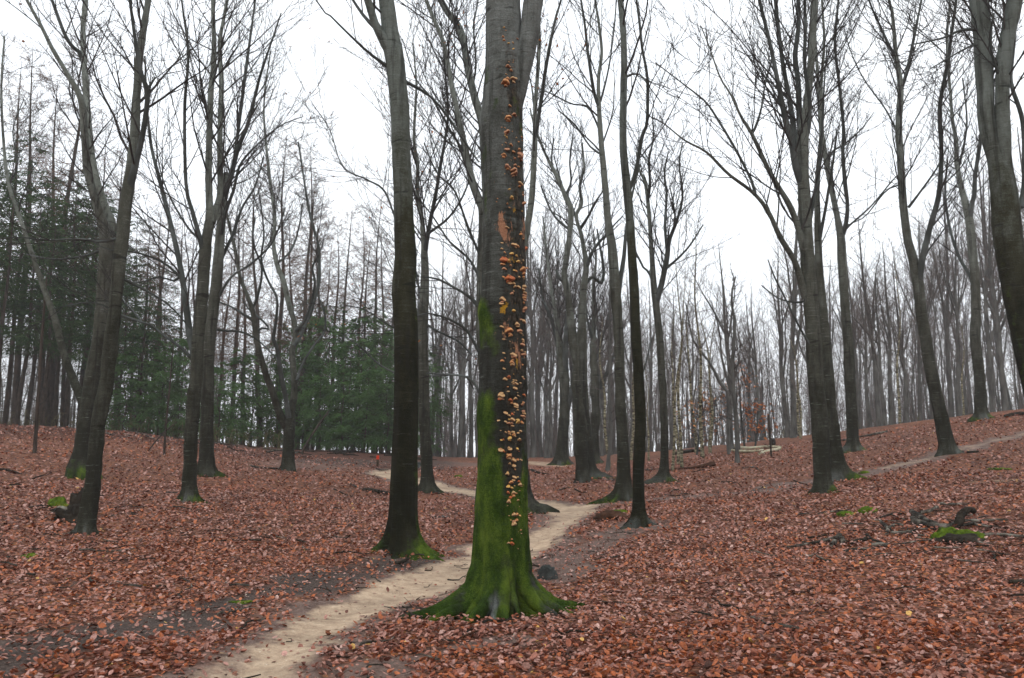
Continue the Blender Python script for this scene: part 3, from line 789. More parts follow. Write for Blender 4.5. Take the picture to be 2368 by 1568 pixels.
traced((988, 1138), 'mid-distance grey-green beech between the path and the dark smooth beech',
  [(988,1139,36),(988,1115,28),(987,1084,26),(982,984,26),(979,884,25),(977,784,24),(979,725,23),(982,640,19),(981,590,17),(980,565,13),(975,500,10),(965,450,9),(965,380,9),(957,320,7),(962,200,5),(955,100,3)],
  [[(982,585,12),(992,525,10),(1007,450,9),(1017,390,8),(1035,275,6),(1030,180,5),(1020,50,3)],
   [(966,735,9),(972,690,7),(962,640,5),(950,600,4)],
   [(978,745,7),(1010,765,5),(1060,790,5),(1090,820,4)],
   [(965,640,6),(938,570,5),(912,500,5),(887,440,5),(847,415,4),(792,385,3),(762,300,2.5),(722,240,2)],
   [(990,540,6),(1040,500,5),(1080,430,4),(1100,330,3)],
   [(984,870,5),(1030,868,4),(1075,870,4),(1095,900,3)],
   [(972,900,5),(930,870,5),(880,845,4),(830,800,3),(790,775,2)],
   [(972,800,5),(930,770,5),(880,740,4),(840,715,3),(790,705,2)]],
  seed=17, from_py=600, first=800, dens=1.1, L1=2.6, sides=22, moss=(0.7, 0.15, 0.35), leaves=260, dark=0.05, up=0.3)
traced((1150, 1166), 'pair-stemmed beech hidden behind the fungus tree, curved limbs showing left of it',
  [(1150,1168,44),(1146,1100,36),(1136,1000,32),(1124,900,28),(1115,784,26),(1113,700,24),(1114,600,22),(1116,520,20),(1114,480,19),(1098,440,18),(1084,390,17),(1072,325,14),(1060,270,12),(1042,190,12),(1025,100,10),(985,0,8)],
  [[(1120,640,22),(1126,520,21),(1122,400,20),(1114,290,18),(1097,225,18),(1082,160,17),(1072,100,17),(1060,62,16),(1040,35,15),(1018,0,14)],
   [(1113,720,9),(1090,690,8),(1050,665,6),(1010,645,5),(975,640,3)],
   [(1115,830,8),(1100,800,7),(1075,760,6),(1030,735,5),(985,725,4),(950,735,3)],
   [(1118,935,8),(1105,900,7),(1080,872,6),(1030,866,5),(985,863,3)],
   [(1112,650,7),(1085,600,6),(1040,560,5),(1000,500,4),(960,450,3)],
   [(1113,600,7),(1080,520,6),(1050,440,5),(1010,400,4),(980,330,3)],
   [(1078,360,6),(1040,300,5),(1000,230,4),(960,180,3),(930,90,2.5)],
   [(1090,210,6),(1100,150,5),(1095,60,5),(1105,0,4)]],
  seed=18, from_py=640, first=800, dens=1.25, L1=2.3, sides=22, leaves=80, leans=[.2,-.3,-.4,-.3,-.3,-.4,-.3,.3])
traced((1212, 1182), 'beech close behind the fungus tree whose twin stems with clinging leaves show to its right',
  [(1212,1184,52),(1208,1160,40),(1204,1080,34),(1200,950,30),(1200,800,26),(1202,700,22),(1207,600,18),(1216,540,16),(1228,465,14),(1234,390,13),(1237,310,12),(1236,270,10),(1240,200,9),(1247,100,8),(1245,40,6),(1248,0,5)],
  [[(1237,320,11),(1243,285,9),(1255,200,8),(1270,110,8),(1285,40,6),(1297,0,5)],
   [(1236,260,5),(1229,200,4),(1222,175,3)]],
  seed=19, from_py=420, dens=0.45, sides=22, lobes=((340,1.0),(310,.7),(200,.4),(90,.4)), moss=(1.1,0.2,0.3), leaves=140, L1=1.2)
traced((1347, 1116), 'lumpy-barked tree with a broken branch stub, standing in front of a straighter trunk',
  [(1347,1117,34),(1347,1100,31),(1344,1040,30),(1341,984,30),(1336,930,22),(1332,884,22),(1334,840,18),(1324,790,22),(1320,745,18),(1311,675,15),(1304,640,14),(1307,612,13),(1316,550,12),(1320,490,12),(1312,465,11),(1301,440,10),(1283,400,9),(1258,350,6),(1235,290,5),(1225,250,3)],
  [[(1306,648,9),(1296,646,9),(1289,634,8),(1286,624,7)],
   [(1315,530,7),(1290,510,5),(1270,480,4),(1250,430,3)],
   [(1308,450,6),(1320,420,5),(1317,370,4),(1325,310,3)],
   [(1290,420,5),(1275,370,4),(1280,320,3)]],
  seed=20, knob=0.2, from_py=560, dens=1.0, L1=1.8, sides=22, moss=(0.4,0.1,0.1), flare=0.3)
traced((1364, 1106), 'straight grey beech directly behind the lumpy tree, mossy on its right foot',
  [(1362,1108,34),(1360,1080,26),(1352,984,26),(1347,884,23),(1345,784,23),(1347,700,17),(1351,650,15),(1355,615,13),(1349,570,10),(1343,540,9),(1332,500,8),(1345,470,8),(1340,430,6),(1350,390,5),(1345,330,4)],
  [[(1355,620,10),(1368,585,8),(1385,560,7),(1400,545,6),(1420,520,4),(1440,500,3)],
   [(1350,660,8),(1370,640,7),(1390,655,8),(1395,620,7),(1385,560,6),(1380,530,4)],
   [(1341,530,7),(1360,500,6),(1375,470,5),(1395,440,3)],
   [(1332,505,6),(1315,460,5),(1300,430,4),(1280,360,3)]],
  seed=21, from_py=640, dens=1.0, L1=1.9, sides=18, moss=(1.1,0.2,0.25), lobes=((340,1.3),(300,.4),(200,.3)))
traced((1298, 1074), 'stout many-stemmed grey beech by the bend of the far path',
  [(1298,1075,34),(1298,1050,27),(1303,984,25),(1306,934,25),(1303,870,24),(1296,820,20),(1290,760,13),(1280,700,9),(1270,640,7),(1262,570,5),(1255,500,3)],
  [[(1306,860,16),(1308,784,12),(1312,720,9),(1306,650,6),(1310,580,4)],
   [(1300,850,13),(1290,800,10),(1275,740,8),(1255,690,6),(1245,620,4)],
   [(1312,940,13),(1322,900,11),(1328,850,9),(1330,790,6)]],
  seed=22, from_py=820, dens=1.5, L1=2.4, sides=18, n3=4)
traced((1376, 1070), 'dark swollen-trunked beech with a burl, throwing a low limb to the right',
  [(1376,1071,26),(1376,1050,19),(1375,1000,17),(1377,965,24),(1377,940,17),(1374,910,21),(1376,880,21),(1372,830,17),(1371,784,13),(1374,730,10),(1372,660,8),(1378,600,5),(1372,540,3)],
  [[(1384,900,11),(1390,885,10),(1404,860,9),(1412,835,8),(1424,812,6),(1440,780,4)],
   [(1374,840,8),(1390,790,6),(1405,740,5),(1412,690,3)],
   [(1371,790,8),(1358,740,6),(1352,690,4)]],
  seed=23, knob=0.15, from_py=860, dens=1.5, L1=2.4, sides=18, n3=4)
traced((1441, 1157), 'tall straight beech with pale spreading roots just behind the slimmer dark trunk',
  [(1441,1158,38),(1442,1125,33),(1442,1084,30),(1437,984,26),(1433,884,23),(1430,784,23),(1425,700,24),(1421,640,24),(1415,575,21),(1405,500,16),(1396,400,14),(1387,300,12),(1384,225,9),(1384,175,8),(1391,120,7),(1384,50,6),(1376,0,5)],
  [[(1386,250,8),(1376,225,8),(1368,185,8),(1358,115,7),(1351,50,6),(1343,0,5)],
   [(1427,690,14),(1433,650,12),(1442,595,10),(1446,545,8),(1452,500,6),(1466,430,5),(1480,380,4)],
   [(1388,235,5),(1400,190,5),(1410,140,4),(1420,60,4),(1425,0,3)],
   [(1390,310,5),(1360,250,4),(1320,240,4),(1270,215,3),(1230,200,2.5)],
   [(1395,360,5),(1365,340,4),(1330,290,4),(1290,255,3)]],
  seed=24, from_py=420, first=480, dens=0.7, sides=30, lobes=((200,1.4),(235,.9),(275,.7),(320,.9),(60,.5),(120,.5)), moss=(0.7,0.25,0.15), sidemoss=(200,.5,0,.8), flare=1.2)
traced((1478, 1214), 'slender dark beech with a long seam down its bark right of the path bend',
  [(1478,1215,42),(1477,1190,33),(1476,1150,28),(1476,1084,26),(1480,984,26),(1477,884,24),(1470,784,23),(1466,675,22),(1461,600,20),(1455,500,19),(1450,435,20),(1441,350,17),(1440,250,16),(1443,150,15),(1441,75,14),(1434,0,13)],
  [[(1454,440,10),(1461,425,9),(1474,375,9),(1483,320,9),(1495,288,8),(1497,250,8),(1496,175,7),(1484,110,6),(1478,50,6),(1471,0,5)],
   [(1481,880,4),(1490,850,4),(1500,810,3),(1508,780,3)],
   [(1444,180,5),(1475,170,4),(1500,200,3),(1530,240,2.5)]],
  seed=25, mat='bark_dark', from_py=300, first=420, dens=0.6, sides=30, dark=0.12, moss=(0.7,0.15,0.15), lobes=((215,.9),(250,.7),(285,.8),(320,.8),(60,.6),(140,.6)), flare=0.9)
traced((1534, 1113), 'brown-footed beech with twin upright stems and light roots, amid the centre right slope',
  [(1534,1115,32),(1535,1090,20),(1536,1045,18),(1536,1009,18),(1531,884,17),(1525,784,17),(1516,700,16),(1512,665,15),(1508,610,12),(1504,550,10),(1499,475,9),(1490,420,7),(1478,395,5),(1470,350,3)],
  [[(1517,700,13),(1528,662,13),(1541,600,12),(1546,560,10),(1553,540,9),(1568,500,7),(1578,450,5),(1570,380,4),(1578,330,3)],
   [(1543,585,8),(1538,540,7),(1538,500,7),(1541,450,6),(1536,400,5),(1545,350,3)],
   [(1497,470,7),(1502,420,6),(1500,370,6),(1510,320,4),(1508,260,3)],
   [(1512,660,7),(1500,630,6),(1488,620,5),(1478,600,5),(1470,585,4)],
   [(1550,545,6),(1560,520,5),(1558,480,4),(1548,430,3)],
   [(1541,620,6),(1575,590,5),(1600,560,4),(1625,520,3)]],
  seed=26, from_py=600, first=700, dens=1.2, L1=1.7, sides=20, dark=0.15, lobes=((200,1.0),(270,.8),(330,1.1),(90,.5)), flare=1.1)
traced((1903, 1138), 'large right-hand beech with ringed trunk and a broad fan of upswept limbs',
  [(1903,1140,46),(1901,1110,39),(1900,1084,38),(1895,984,37),(1886,884,35),(1881,784,34),(1874,700,33),(1867,600,31),(1861,500,28),(1857,400,25),(1856,320,26),(1860,280,20),(1865,240,18),(1872,175,16),(1877,100,16),(1882,0,17)],
  [[(1854,330,16),(1848,270,14),(1845,190,12),(1838,130,11),(1846,60,10),(1845,0,9)],
   [(1851,420,16),(1838,380,15),(1828,320,13),(1818,290,13),(1805,225,11),(1785,125,9),(1770,60,8),(1755,0,7)],
   [(1849,410,14),(1842,350,14),(1828,250,12),(1810,150,9),(1800,75,9),(1792,0,8)],
   [(1862,590,18),(1850,545,15),(1843,520,14),(1825,475,13),(1798,430,11),(1775,390,10),(1738,310,8),(1713,270,6),(1690,220,5),(1665,180,4),(1640,110,3),(1620,60,2.5)],
   [(1862,690,17),(1850,645,15),(1835,600,13),(1805,552,12),(1775,488,10),(1740,445,8),(1683,402,7),(1633,352,6),(1583,325,4),(1533,285,3),(1503,270,2.5)],
   [(1745,452,7),(1738,420,6),(1700,345,6),(1658,275,5),(1630,235,4),(1580,195,3),(1515,145,2.5)],
   [(1738,310,6),(1748,290,6),(1760,250,5),(1768,200,4),(1790,120,3)],
   [(1865,560,8),(1880,470,7),(1893,400,6),(1900,300,5),(1905,200,4),(1912,100,3)],
   [(1858,330,10),(1868,300,10),(1872,240,9),(1860,150,8),(1862,60,7),(1860,0,6)],
   [(1885,820,6),(1850,760,5),(1820,700,4),(1790,640,4),(1775,600,3)],
   [(1872,690,6),(1845,700,5),(1800,690,4),(1760,660,3)]],
  seed=27, from_py=420, first=600, dens=0.8, L1=2.2, sides=34, moss=(1.1,0.14,0.2), lobes=((200,.5),(320,.4),(60,.4)), leans=[.2,-.3,.3,-.2,-.3,.25,.2,.3,-.2,-.3,.3])
traced((1941, 1108), 'beech with a hollow between its roots, half hidden behind the large right-hand one',
  [(1941,1110,42),(1936,1080,33),(1930,1034,27),(1924,970,26),(1920,934,25),(1908,784,23),(1900,700,20),(1895,640,18),(1892,580,16),(1890,500,14),(1888,430,12),(1895,360,10),(1900,290,9),(1898,200,7),(1905,100,6),(1900,0,5)],
  [[(1892,560,9),(1905,500,7),(1915,440,6),(1925,380,5),(1935,300,4)]],
  seed=28, from_py=500, dens=0.6, sides=26, moss=(1.1,0.22,0.3), lobes=((210,1.0),(265,.3),(320,1.1),(350,.9),(80,.5)), flare=1.0)
traced((1970, 1044), 'slim beech further up the right slope with a forked wavy top',
  [(1970,1046,34),(1970,1020,25),(1967,934,24),(1962,834,24),(1960,784,22),(1953,700,20),(1946,600,19),(1944,550,18),(1935,500,13),(1920,425,12),(1908,360,12),(1897,290,10),(1892,200,8),(1885,100,6),(1880,0,5)],
  [[(1945,545,12),(1955,520,10),(1959,475,8),(1953,420,9),(1948,350,8),(1950,300,8),(1940,200,6),(1930,100,6),(1938,0,5)],
   [(1950,535,6),(1965,520,5),(2015,475,4),(2070,410,3),(2100,390,2)],
   [(1910,380,5),(1925,350,5),(1950,335,4),(1990,300,3),(2020,260,2)]],
  seed=29, from_py=520, dens=1.1, L1=1.6, sides=22, lobes=((200,.8),(270,.5),(330,.9),(80,.4)))
traced((2187, 1050), 'leaning forked beech above the side track, bright moss on its right foot',
  [(2187,1052,40),(2186,1030,32),(2178,984,30),(2168,934,28),(2152,859,26),(2140,784,25),(2130,725,24),(2121,655,24),(2110,600,20),(2097,550,18),(2086,450,17),(2080,350,15),(2077,300,15),(2081,200,13),(2070,120,9),(2062,25,7),(2055,0,6)],
  [[(2122,660,16),(2129,620,14),(2134,590,14),(2150,525,13),(2170,450,11),(2176,350,9),(2172,250,9),(2190,150,8),(2200,75,7),(2210,0,6)],
   [(2084,205,8),(2095,170,8),(2105,125,7),(2120,50,6),(2130,0,5)],
   [(2076,160,7),(2068,130,6),(2050,95,6),(2025,40,5),(2008,0,4)],
   [(2078,310,5),(2068,293,4),(2045,250,3.5),(1995,180,3),(1965,115,2.5),(1950,60,2)],
   [(2100,480,6),(2130,440,5),(2165,390,4),(2190,340,3)],
   [(2092,425,4),(2050,440,3.5),(2000,500,3),(1960,520,2)],
   [(2138,590,5),(2160,560,4),(2190,520,3)]],
  seed=30, from_py=520, first=600, dens=1.1, L1=1.7, sides=26, moss=(0.6,0.1,0.1), sidemoss=(340,1.0,0,0.5), lobes=((335,.7),(210,.5),(90,.5)))
traced((2267, 969), 'upright beech on the right hand crest with tight rising forks',
  [(2267,970,34),(2266,950,26),(2265,884,23),(2255,784,22),(2256,725,21),(2254,650,19),(2245,550,18),(2238,495,17),(2224,440,12),(2212,380,10),(2210,325,9),(2200,260,7),(2190,100,5),(2195,0,4)],
  [[(2240,505,13),(2247,470,11),(2252,450,10),(2255,400,9),(2268,310,8),(2275,200,7),(2290,90,5),(2285,0,4)],
   [(2252,670,9),(2243,640,8),(2215,590,7),(2195,525,6),(2185,450,5),(2190,370,4)],
   [(2214,390,6),(2225,350,5),(2235,280,4),(2225,180,3)]],
  seed=31, from_py=560, first=620, dens=1.2, L1=1.8, sides=22, lobes=((200,.6),(340,.7),(270,.4)))
traced((2452, 1138), 'massive twin-stemmed beech leaning in at the right edge of the picture',
  [(2452,1140,80),(2446,1090,68),(2424,1000,62),(2398,884,62),(2376,784,62),(2355,690,60),(2338,600,61),(2328,530,60),(2320,450,56),(2313,405,50),(2300,360,36),(2285,310,34),(2279,260,35),(2277,200,36),(2272,100,37),(2262,0,38)],
  [[(2326,440,38),(2321,380,34),(2318,300,32),(2317,200,29),(2319,160,31),(2326,100,33),(2346,0,33)],
   [(2278,75,8),(2250,68,7),(2215,72,6),(2190,85,5),(2150,95,4),(2100,105,3)],
   [(2276,110,7),(2250,105,5),(2200,130,4),(2150,160,3)],
   [(2360,480,12),(2368,420,11),(2366,300,10),(2356,250,9),(2343,215,9),(2337,180,7),(2345,100,5),(2350,0,4)],
   [(2318,190,7),(2300,150,6),(2290,100,5),(2296,30,4)]],
  seed=32, mat='bark_dark', from_py=300, first=300, dens=1.1, L1=1.9, sides=44, knob=0.05, moss=(1.0,0.4,0.2), sidemoss=(200,.45,0.2,5.0), leans=[-.1,-.4,-.3,.1,-.3], n3=6)

# ------------------------------------------------------------------ the fungus beech
MB_ = ground_at(1161, 1418)
MY = MB_[1]
root = link('beech_tree', None, loc=MB_)
tag(root, 'mossy green beech in the middle, its trunk studded with orange bracket fungi', 'tree')
MT = [(1161,1425,124),(1161,1380,123),(1161,1323,123),(1160,1264,122),(1160,1167,120),(1163,1102,117.5),(1162,965,111),(1165,842,109),(1164,705,105.5),(1167,582,100),(1166,484,98),(1163.5,387,97),(1162,289,97),(1166,200,94),(1165,140,88),(1164,80,82),(1164,0,78),(1160,-160,74),(1150,-420,62),(1160,-760,40),(1150,-1050,20)]
pts = []
for x, y, wd in MT:
    p = at_depth(x, y, MY); pts.append([*p, 0.5*wd/FL*cdepth(p)])
pts[0][2] = MB_[2]
pts = np.array(pts)
pts = np.vstack([[pts[0, 0], MY, MB_[2]-0.35, pts[0, 3]], pts])
MP = catmull(pts, 420)
def main_paint(V, th):
    px, py = project(V)
    front = (np.sin(th)[None] < 0.25) & np.ones(px.shape, bool)
    h = V[..., 2] - MB_[2]
    n = fb3(V[..., 0]*5, V[..., 1]*5, V[..., 2]*2.2, 61, 4) - 0.5
    n2 = fb3(V[..., 0]*14, V[..., 1]*14, V[..., 2]*4, 66, 3) - 0.5
    moss = 0.22*sm(860, 1010, py) + 0.38*sm(1010, 1180, py) + 0.16*sm(1180, 1300, py)
    left = np.exp(-((px - 1110)/26.0)**2)
    moss = moss + (0.58 + 0.9*n)*left*sm(600, 760, py)*(1 - 0.65*np.exp(-((py-870)/45)**2) - 0.5*np.exp(-((py-1030)/40)**2)) + 0.25*np.exp(-((px-1128)/30)**2)*sm(690, 1000, py)
    moss = moss + 0.9*np.exp(-((px-1115)/14)**2 - ((py-722)/30)**2) + 0.9*np.exp(-((px-1118)/20)**2 - ((py-970)/45)**2)
    moss = moss + 0.5*np.exp(-((px-1150)/30)**2 - ((py-1090)/50)**2)
    moss = moss + 0.55*np.exp(-((px-1212)/9)**2)*sm(1000, 1080, py) + 0.4*np.exp(-((px-1150)/14)**2 - ((py-640)/22)**2)
    moss = moss + 0.35*np.exp(-((px-1117)/10)**2 - ((py-270)/30)**2) + 0.3*np.exp(-((px-1148)/8)**2 - ((py-232)/12)**2)
    moss = moss - 0.5*np.exp(-((px-1146)/22)**2 - ((py-1330)/38)**2) - 0.55*np.exp(-((px-1130)/16)**2 - ((py-1140)/70)**2)
    greyroot = np.exp(-((px-1140)/24)**2)*sm(1335, 1410, py)*front
    moss = moss - (0.75 + 2.5*n + 1.5*n2)*greyroot + 1.5*np.exp(-((px-1162)/16)**2 - ((py-1425)/20)**2)*front
    moss = moss + 1.9*n - 0.02
    wet = 0.62*sm(1150, 1175, px + 40*n2)*sm(60, 200, py)*front * (1 - 0.6*sm(1080, 1200, py))
    wet = wet + 0.45*np.exp(-((px-1146)/20)**2 - ((py-1335)/30)**2) + 0.5*np.exp(-((px-1128)/14)**2 - ((py-1140)/60)**2)
    wet = wet + 0.55*np.exp(-((px-1170)/30)**2 - ((py-60)/90)**2) - 0.12
    wet = wet - (0.62 + 1.6*n + 1.0*n2)*greyroot
    g = lambda x, y, a, c: np.exp(-((px-x)/a)**2 - ((py-y)/c)**2)
    pink = 0.85*g(1156, 515, 11, 26) + 0.8*g(1166, 540, 8, 28) + 0.7*g(1212, 530, 7, 45) + 0.55*g(1178, 545, 14, 30) + 0.5*g(1168, 760, 12, 30) + 0.6*g(1199, 835, 10, 34) + 0.5*g(1192, 790, 8, 30) + 0.4*g(1185, 470, 10, 22) + 0.45*g(1208, 1120, 4, 120)
    pink = np.where(front, pink, -1) - 0.05
    yel = 0.95*g(1163, 716, 11, 12) + 0.6*g(1186, 600, 18, 20) + 0.7*g(1190, 485, 8, 16) + 0.75*g(1194, 838, 5, 22) + 0.4*g(1185, 880, 8, 12) + 0.45*g(1180, 700, 14, 12)
    yel = np.where(front, yel, -1) - 0.02
    return np.stack([moss, wet, pink, yel], -1)
b = Buf()
LOB = [(186, 1.05), (209, 1.05), (233, .45), (263, .95), (289, .35), (327, .80), (346, .75), (8, .9), (50, .5), (90, .6), (130, .6), (158, .5)]
S = 150
P, R = MP[:, :3], MP[:, 3]
T = np.empty_like(P); T[1:-1] = P[2:]-P[:-2]; T[0] = P[1]-P[0]; T[-1] = P[-1]-P[-2]; T = unit(T)
A = unit(np.cross(np.array([0, 1.0, 0]), T)); Bv = unit(np.cross(T, A))
th = np.arange(S)*2*PI/S
hh = np.maximum(P[:, 2]-MB_[2], -0.02)
rad = R[:, None]*np.ones((1, S))
RB = pts[1, 3]
for a, amp in LOB:
    dth = (th-math.radians(a)+PI) % (2*PI) - PI
    wob = 0.24 if 250 < a < 275 else 0.125
    prof = np.exp(-(np.abs(dth)/wob)**1.8)
    f = amp*(0.7*np.exp(-hh/0.075) + 0.62*np.exp(-hh/0.22) + 0.20*np.exp(-hh/0.6))
    rad = rad + RB*f[:, None]*prof[None]
for a, dp, wd_ in ((305, .62, .17), (246, .5, .09), (278, .35, .07), (198, .5, .05), (222, .4, .07), (337, .45, .05), (357, .45, .06)):
    dth = (th-math.radians(a)+PI) % (2*PI) - PI
    rad = rad - RB*dp*np.exp(-(dth/wd_)**2)[None]*(np.exp(-hh/0.19)*1.1)[:, None]
Vb = P[:, None] + (A[:, None]*np.cos(th)[None, :, None] + Bv[:, None]*np.sin(th)[None, :, None])*rad[..., None]
n1 = fb3(Vb[..., 0]*3.2, Vb[..., 1]*3.2, Vb[..., 2]*1.6, 71, 3) - 0.5
n2 = fb3(Vb[..., 0]*9, Vb[..., 1]*9, Vb[..., 2]*7, 75, 3) - 0.5
n3 = fb3(Vb[..., 0]*26, Vb[..., 1]*26, Vb[..., 2]*9, 79, 2) - 0.5
pxx, pyy = project(Vb)
rough = np.where(np.sin(th)[None] < 0.3, sm(1140, 1175, pxx)*sm(40, 200, pyy), 0)
rad = rad + 0.034*n1 + 0.016*n2 + (0.006 + 0.022*rough)*n3 - 0.012*rough
# swelling on the left where moss sits, and hollow dark pits low down
bulge = lambda x, y, a, c, k: k*np.exp(-((pxx-x)/a)**2 - ((pyy-y)/c)**2)*(np.sin(th)[None] < 0.4)
rad = rad + bulge(1112, 720, 22, 24, 0.022) + bulge(1112, 968, 22, 50, 0.012) + bulge(1115, 280, 20, 30, 0.014) - bulge(1162, 1352, 5, 16, 0.06) - bulge(1155, 1322, 12, 12, 0.02)
Vm = P[:, None] + (A[:, None]*np.cos(th)[None, :, None] + Bv[:, None]*np.sin(th)[None, :, None])*rad[..., None]
idx = np.arange(len(P)*S).reshape(len(P), S)
a_, b_ = idx[:-1], idx[1:]
Q = np.stack([a_, np.roll(a_, -1, 1), np.roll(b_, -1, 1), b_], -1).reshape(-1, 4)
b.add(Vm.reshape(-1, 3), Q, None, main_paint(Vm, th).reshape(-1, 4))
link('trunk', b.mesh('trunk', M['bark_main'], MB_), root)
# heavy right-hand limb
lp = []
for x, y, wd, of in [(1180,262,46,0.02),(1192,205,52,0.0),(1204,160,48,-0.02),(1217,110,45,-0.03),(1226,60,45,-0.04),(1233,0,46,-0.05),(1262,-160,42,-0.1),(1300,-420,34,-0.2),(1320,-760,22,-0.3),(1340,-1000,10,-0.3)]:
    p = at_depth(x, y, MY+of); lp.append([*p, 0.5*wd/FL*cdepth(p)])
LPt = catmull(np.array(lp), 120)
b = Buf()
def limb_paint(V, th):
    px, py = project(V)
    z = 0*px
    return np.stack([z-0.1, 0.25+z, z-1, z-1], -1)
flare_trunk(b, LPt[:, :3], LPt[:, 3], 40, (), 83, 0.05, -99, 1, limb_paint)
link('limb', b.mesh('limb', M['bark_main'], MB_), root)
BARE.append((MB_[0], MB_[1], 0.36))
# outlying roots snaking into the litter
rb = np.random.default_rng(8)
def root_tube(a, r0, r1, w0, curl, C=(0.55, 0, -1, -1.0)):
    K = 30; r0 = 0.15
    t = np.linspace(0, 1, K)
    ang = math.radians(a) + curl*t**1.3
    r = r0 + (r1-r0)*t
    x, y = MB_[0] + np.cumsum(np.concatenate([[r0*math.cos(math.radians(a))], np.diff(r)*np.cos(ang[1:])])), MB_[1] + np.cumsum(np.concatenate([[r0*math.sin(math.radians(a))], np.diff(r)*np.sin(ang[1:])]))
    z0 = height(x, y) + sunk(x, y)
    wd = 1.25*w0*(1-t)**0.8 + 0.012
    z = z0 + np.minimum(0.19*np.exp(-(r-0.27)/0.15), 0.75) + 0.22*wd + 0.022 - 0.045*t**2 + 0.012*np.sin(t*9+a)
    P = np.stack([x, y, z], -1)
    bb = Buf(); th = np.arange(14)*2*PI/14
    T = unit(np.gradient(P, axis=0)); A = unit(np.cross(T, np.array([0, 0, 1.0]))); Bq = np.cross(A, T)
    nn = 1 + 0.25*(vn2(np.arange(K)[:, None]*0.5, th[None]*1.2 + a, 5) - 0.5)
    V = P[:, None] + (A[:, None]*np.cos(th)[None, :, None]*0.9 + Bq[:, None]*np.sin(th)[None, :, None]*1.05)*(wd[:, None]*nn)[..., None]
    ix = np.arange(K*14).reshape(K, 14); a1, b1 = ix[:-1], ix[1:]
    bb.add(V.reshape(-1, 3), np.stack([a1, np.roll(a1, -1, 1), np.roll(b1, -1, 1), b1], -1).reshape(-1, 4)[:, ::-1], None,
           (main_paint(V, np.full(14, -PI/2)) + np.array([0.12, 0, 0, 0])).reshape(-1, 4))
    for k_ in range(3, K, 2): BARE.append((x[k_], y[k_], wd[k_]*0.9 + 0.012))
    link('root', bb.mesh('root', M['bark_main'], MB_), root)
for a, r0, r1, w0, cu in [(187,.22,.86,.085,.6),(206,.22,1.12,.115,.25),(216,.34,.95,.080,.3),(229,.30,.62,.045,.2),(248,.20,.82,.075,-.2),(270,.2,.62,.075,.25),(290,.26,.42,.045,.1),(326,.2,.60,.065,.15),(343,.2,.74,.065,-.15),(6,.22,.84,.07,-.2),(356,.3,.72,.055,.1),(40,.28,.7,.06,.3),(130,.28,.7,.06,.3),(85,.28,.7,.06,-.3)]:
    root_tube(a, r0, r1, w0, cu, (0.95, 0.0, -1, -1) if not 250 < a < 275 else (0.35, -0.35, -1, -1))

# crown far above the frame
b = Buf()
cr_rng = np.random.default_rng(31)
for PP in (MP, LPt):
    sel = PP[PP[:, 2] > 9.5]
    if len(sel) < 4: continue
    S_ = catmull(sel, 30)
    p1, r1 = grow(cr_rng, S_[None, :, :3], S_[None, :, 3], 14, 0.05, 1, 2.8, 0.8, 0.5, 9, 0.4, 0.08, 0.01, 0.05, 0.4, absL=True)
    tubes(b, p1, r1, 5)
    p2, r2 = grow(cr_rng, p1, r1, 7, 0.15, 1, 0.45, 0.6, 0.3, 5, 0.6, 0.1, 0.005, 0.02)
    tubes(b, p2, r2, 3)
link('crown', b.mesh('crown', M['twig'], MB_), root)

# ------------------------------------------------------------------ bracket fungi (all parts of the beech)
FC = {'o': ((0.40, 0.115, 0.022), (0.58, 0.27, 0.10), (0.28, 0.11, 0.04)), 't': ((0.42, 0.19, 0.065), (0.60, 0.37, 0.17), (0.26, 0.13, 0.06)),
      'b': ((0.22, 0.075, 0.030), (0.50, 0.24, 0.12), (0.20, 0.085, 0.045)), 'y': ((0.56, 0.27, 0.04), (0.66, 0.40, 0.12), (0.40, 0.20, 0.05)), 'r': ((0.40, 0.075, 0.015), (0.46, 0.12, 0.03), (0.26, 0.07, 0.02))}
def cap_mesh(seed, key):
    """unit shelf: width 1 in X, sticks out along -Y, thick rounded lip"""
    r = np.random.default_rng(seed)
    NA, NP = 13, 8
    ph = np.linspace(math.radians(-100), math.radians(100), NA)
    prof = np.array([(0.0, 0.30), (0.35, 0.30), (0.68, 0.24), (0.90, 0.12), (1.0, 0.0), (0.93, -0.11), (0.6, -0.14), (0.0, -0.26)])
    wav = 1 + 0.14*np.sin(ph*r.uniform(2, 4) + r.uniform(0, 6)) + 0.06*np.sin(ph*7 + r.uniform(0, 6))
    lift = 0.10*np.sin(ph*r.uniform(1, 2.5) + r.uniform(0, 6))
    V = np.zeros((NA, NP, 3)); C = np.ones((NA, NP, 4))
    top, rim, und = FC[key]
    ck = [top, top, top, rim, rim, und, und, und]
    for i in range(NA):
        for j, (q, zz) in enumerate(prof):
            rr_ = q*wav[i]
            V[i, j] = (0.5*rr_*math.sin(ph[i]), -0.62*rr_*math.cos(ph[i]) + 0.12, zz*(1+0.2*math.sin(i*1.7)) + lift[i]*q)
            C[i, j, :3] = np.array(ck[j]) * r.uniform(0.8, 1.15)
    ix = np.arange(NA*NP).reshape(NA, NP)
    a, b2 = ix[:-1], ix[1:]
    Q = np.stack([a[:, :-1], a[:, 1:], b2[:, 1:], b2[:, :-1]], -1).reshape(-1, 4)
    bf = Buf(); bf.add(V.reshape(-1, 3), Q, None, C.reshape(-1, 4))
    return bf.mesh('bracket_fungus', M['fungus'])
CAPS = {k: [cap_mesh(100+i*7+ord(k), k) for i in range(3)] for k in FC}
